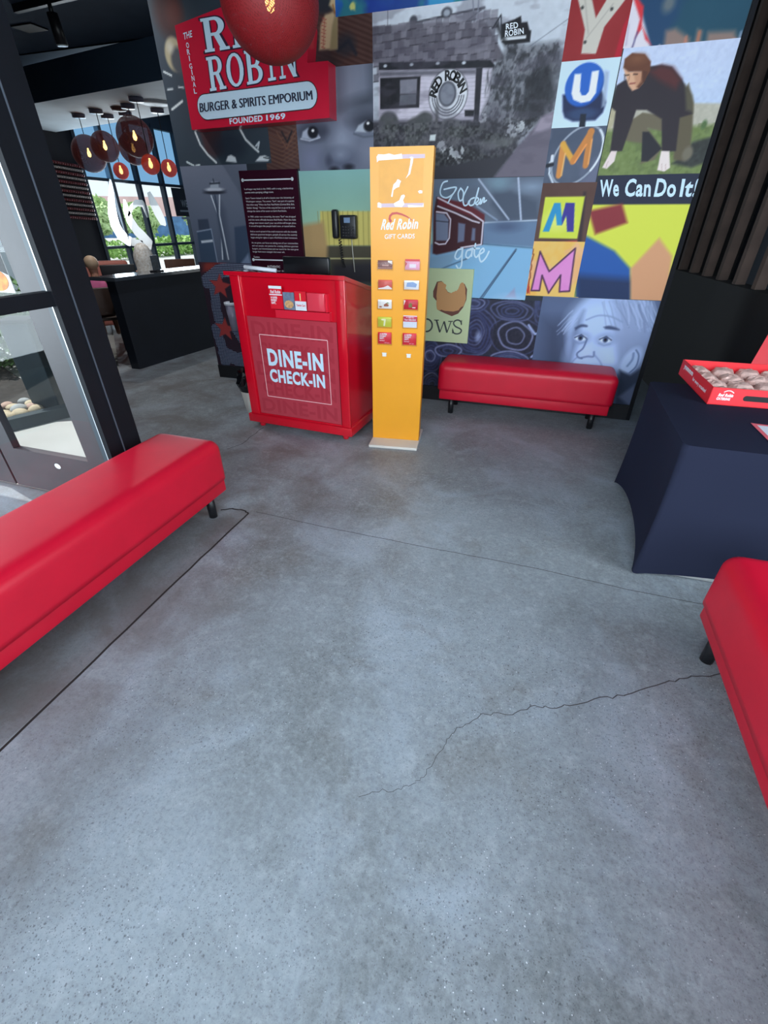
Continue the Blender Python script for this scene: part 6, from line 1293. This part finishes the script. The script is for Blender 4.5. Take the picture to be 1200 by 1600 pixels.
M_BOX = mat('red_cardboard', (240, 48, 58), .5); M_BOXI = mat('red_cardboard_side', (226, 40, 52), .5)
bxp = [(0.848,3.248),(0.874,2.681)]
Xa, Ya = bxp[1]; Xb, Yb = bxp[0]
ba = math.atan2(-(Xb - Xa), Yb - Ya)
cb = thing('catering_box', 'open red cardboard catering tray box on the black tablecloth', 'box', (Xa, Ya, .7015), ba)
Lb, Wb, hb_ = .68, math.hypot(Xb - Xa, Yb - Ya), .088
obj('tray_base', MB().box(0, Lb, 0, Wb, 0, .004), M_BOX, cb)
sd = MB().box(.09, .095, 0, 0, 0, 0)
hole = [(.155, .028), (.275, .028), (.285, .04), (.275, .054), (.155, .054), (.145, .04)]
fw = MB()
def wallf(mb, x0, x1, z0, z1): mb.box(x0, x1, 0, .005, z0, z1)
wallf(fw, 0, Lb, 0, hb_)
obj('front_wall', fw, M_BOX, cb)
obj('hand_hole', pill((.163, .043), (.267, .043), .0135, lambda u, v: (u, -.0006, v)), M_INK, cb)
obj('side_wall', MB().box(0, .005, 0, Wb, 0, hb_), M_BOXI, cb); obj('side_wall', MB().box(Lb - .005, Lb, 0, Wb, 0, hb_), M_BOXI, cb)
obj('back_wall', MB().box(0, Lb, Wb - .005, Wb, 0, hb_), M_BOX, cb)
obj('lid', MB().add([(.36, Wb, hb_), (Lb, Wb, hb_), (Lb, Wb + .004, hb_), (.36, Wb + .004, hb_), (.44, Wb + .10, .36), (Lb + .08, Wb + .10, .36), (Lb + .08, Wb + .104, .36), (.44, Wb + .104, .36)], [(0, 3, 2, 1), (4, 5, 6, 7), (0, 1, 5, 4), (1, 2, 6, 5), (2, 3, 7, 6), (3, 0, 4, 7)]), mat('red_cardboard_lid', (206, 30, 44), .5), cb)
tx = MB(); ff = lambda u, v: (u, -.001, v)
text_into(tx, 'Red Robin', (.036, .044, .103, .060), ff, .05, .25); text_into(tx, 'CATERING', (.034, .026, .095, .040), ff, .05, .1)
tx.strip([(.056 + .045 * (i / 8), .062 + .014 * math.sin(PI * (.12 + .8 * i / 8))) for i in range(9)], .004, ff)
obj('logo_lettering', tx, M_LET, cb)
tx = MB(); fs_ = lambda u, v: (-.001, Wb - u, v)
text_into(tx, 'yummm', (.06, .045, .24, .072), fs_, .06); text_into(tx, 'for every occasion!', (.26, .03, .50, .055), fs_, .03)
obj('side_lettering', tx, M_LET, cb)
# wrapped sandwiches inside
M_WRAP = mat('crumpled_wrap_paper', (234, 194, 184), .6, noise=.25, scale=22, bump=.6, bscale=60)
rr = random.Random(5); LW = ['back left corner', 'back row, beside the corner one', 'back row, third from the left']
def wrap_mesh(seed):
    q = random.Random(seed); mb = MB(); vs = []; fs = []; n, m = 14, 8
    for j in range(m + 1):
        a = -PI / 2 + PI * j / m
        for i in range(n):
            t = 2 * PI * i / n; k = 1 + q.uniform(-.12, .12); cx, sx = math.cos(t), math.sin(t)
            vs.append((.058 * math.cos(a) * k * math.copysign(abs(cx) ** .7, cx), .062 * math.cos(a) * k * math.copysign(abs(sx) ** .7, sx), .033 * (1 + math.sin(a) * k)))
    for j in range(m):
        for i in range(n): fs.append((j * n + i, j * n + (i + 1) % n, (j + 1) * n + (i + 1) % n, (j + 1) * n + i))
    return mb.add(vs, fs, False)
wm = [wrap_mesh(s) for s in (1, 2, 3)]
BM = Matrix.Translation((Xa, Ya, .7015)) @ Matrix.Rotation(ba, 4, 'Z')
protos = []
for j in range(4):
    for i in range(5):
        p_ = BM @ Vector((.075 + i * .13, .075 + j * (Wb - .15) / 3, .005))
        if len(protos) < 3: o = obj('wrapped_sandwich', wm[len(protos)], M_WRAP); protos.append(o)
        else: o = rr.choice(protos).copy(); COL.objects.link(o)
        o.location = p_; o.rotation_euler = (0, 0, ba + rr.uniform(-.3, .3))
        tag(o, 'paper-wrapped sandwich packed in the open red catering box', 'food', 'wrapped sandwiches in the catering box')
fy = thing('flyer', 'pink-edged flyer with a picture lying on the black tablecloth', 'flyer', (0, 0, 0))
fq = [(1.003,2.445),(1.111,2.448),(0.996,1.81),(1.009,2.196)]
fq = [fq[0], (fq[0][0] + .22, fq[0][1] - .02), (fq[0][0] + .22, fq[0][1] - .30), (fq[3][0] + .0, fq[3][1])]
obj('sheet', MB().add([(x, y, .7015) for x, y in fq] + [(x, y, .7028) for x, y in fq], [(0, 1, 2, 3), (7, 6, 5, 4), (0, 1, 5, 4), (1, 2, 6, 5), (2, 3, 7, 6), (3, 0, 4, 7)]), mat('pink_flyer_border', (232, 110, 124), .4), fy)
ce = (sum(p[0] for p in fq) / 4, sum(p[1] for p in fq) / 4); ins = [(x + (ce[0] - x) * .16, y + (ce[1] - y) * .16) for x, y in fq]
obj('white_field', MB().face([(x, y, .7032) for x, y in ins]), M_PAPER, fy)
ins = [(x + (ce[0] - x) * .5, y + (ce[1] - y) * .5 + .02) for x, y in fq]
obj('picture', MB().face([(x, y, .7036) for x, y in ins]), mat('brown_flyer_picture', (110, 84, 78), .5, noise=.5, scale=40), fy)

# ================================================================ BIG RED PENDANT
lt = 2.4
t = thing('pendant_lamp', 'big red globe pendant hanging in front of the wall sign', 'lamp', (-1.645, 3.075, 0))
cz = 2.465
obj('canopy', MB().lathe([(0, 0), (.07, 0), (.07, -.03), (0, -.035)], (0, 0, 3.398)), M_CAN, t)
obj('cord', MB().cyl((0, 0, cz + .24), (0, 0, 3.37), .006, n=8), M_CORD, t)
obj('globe', MB().ball((0, 0, cz), .255, 40, 26, (1, 1, .95)), globe_mat('deep_red_string', (132, 20, 28), .95), t)
obj('bulb', MB().lathe([(0, -.045), (.018, -.034), (.026, -.008), (.022, .018), (.012, .042), (.012, .06), (0, .062)], (0, 0, cz)), M_BULB, t)
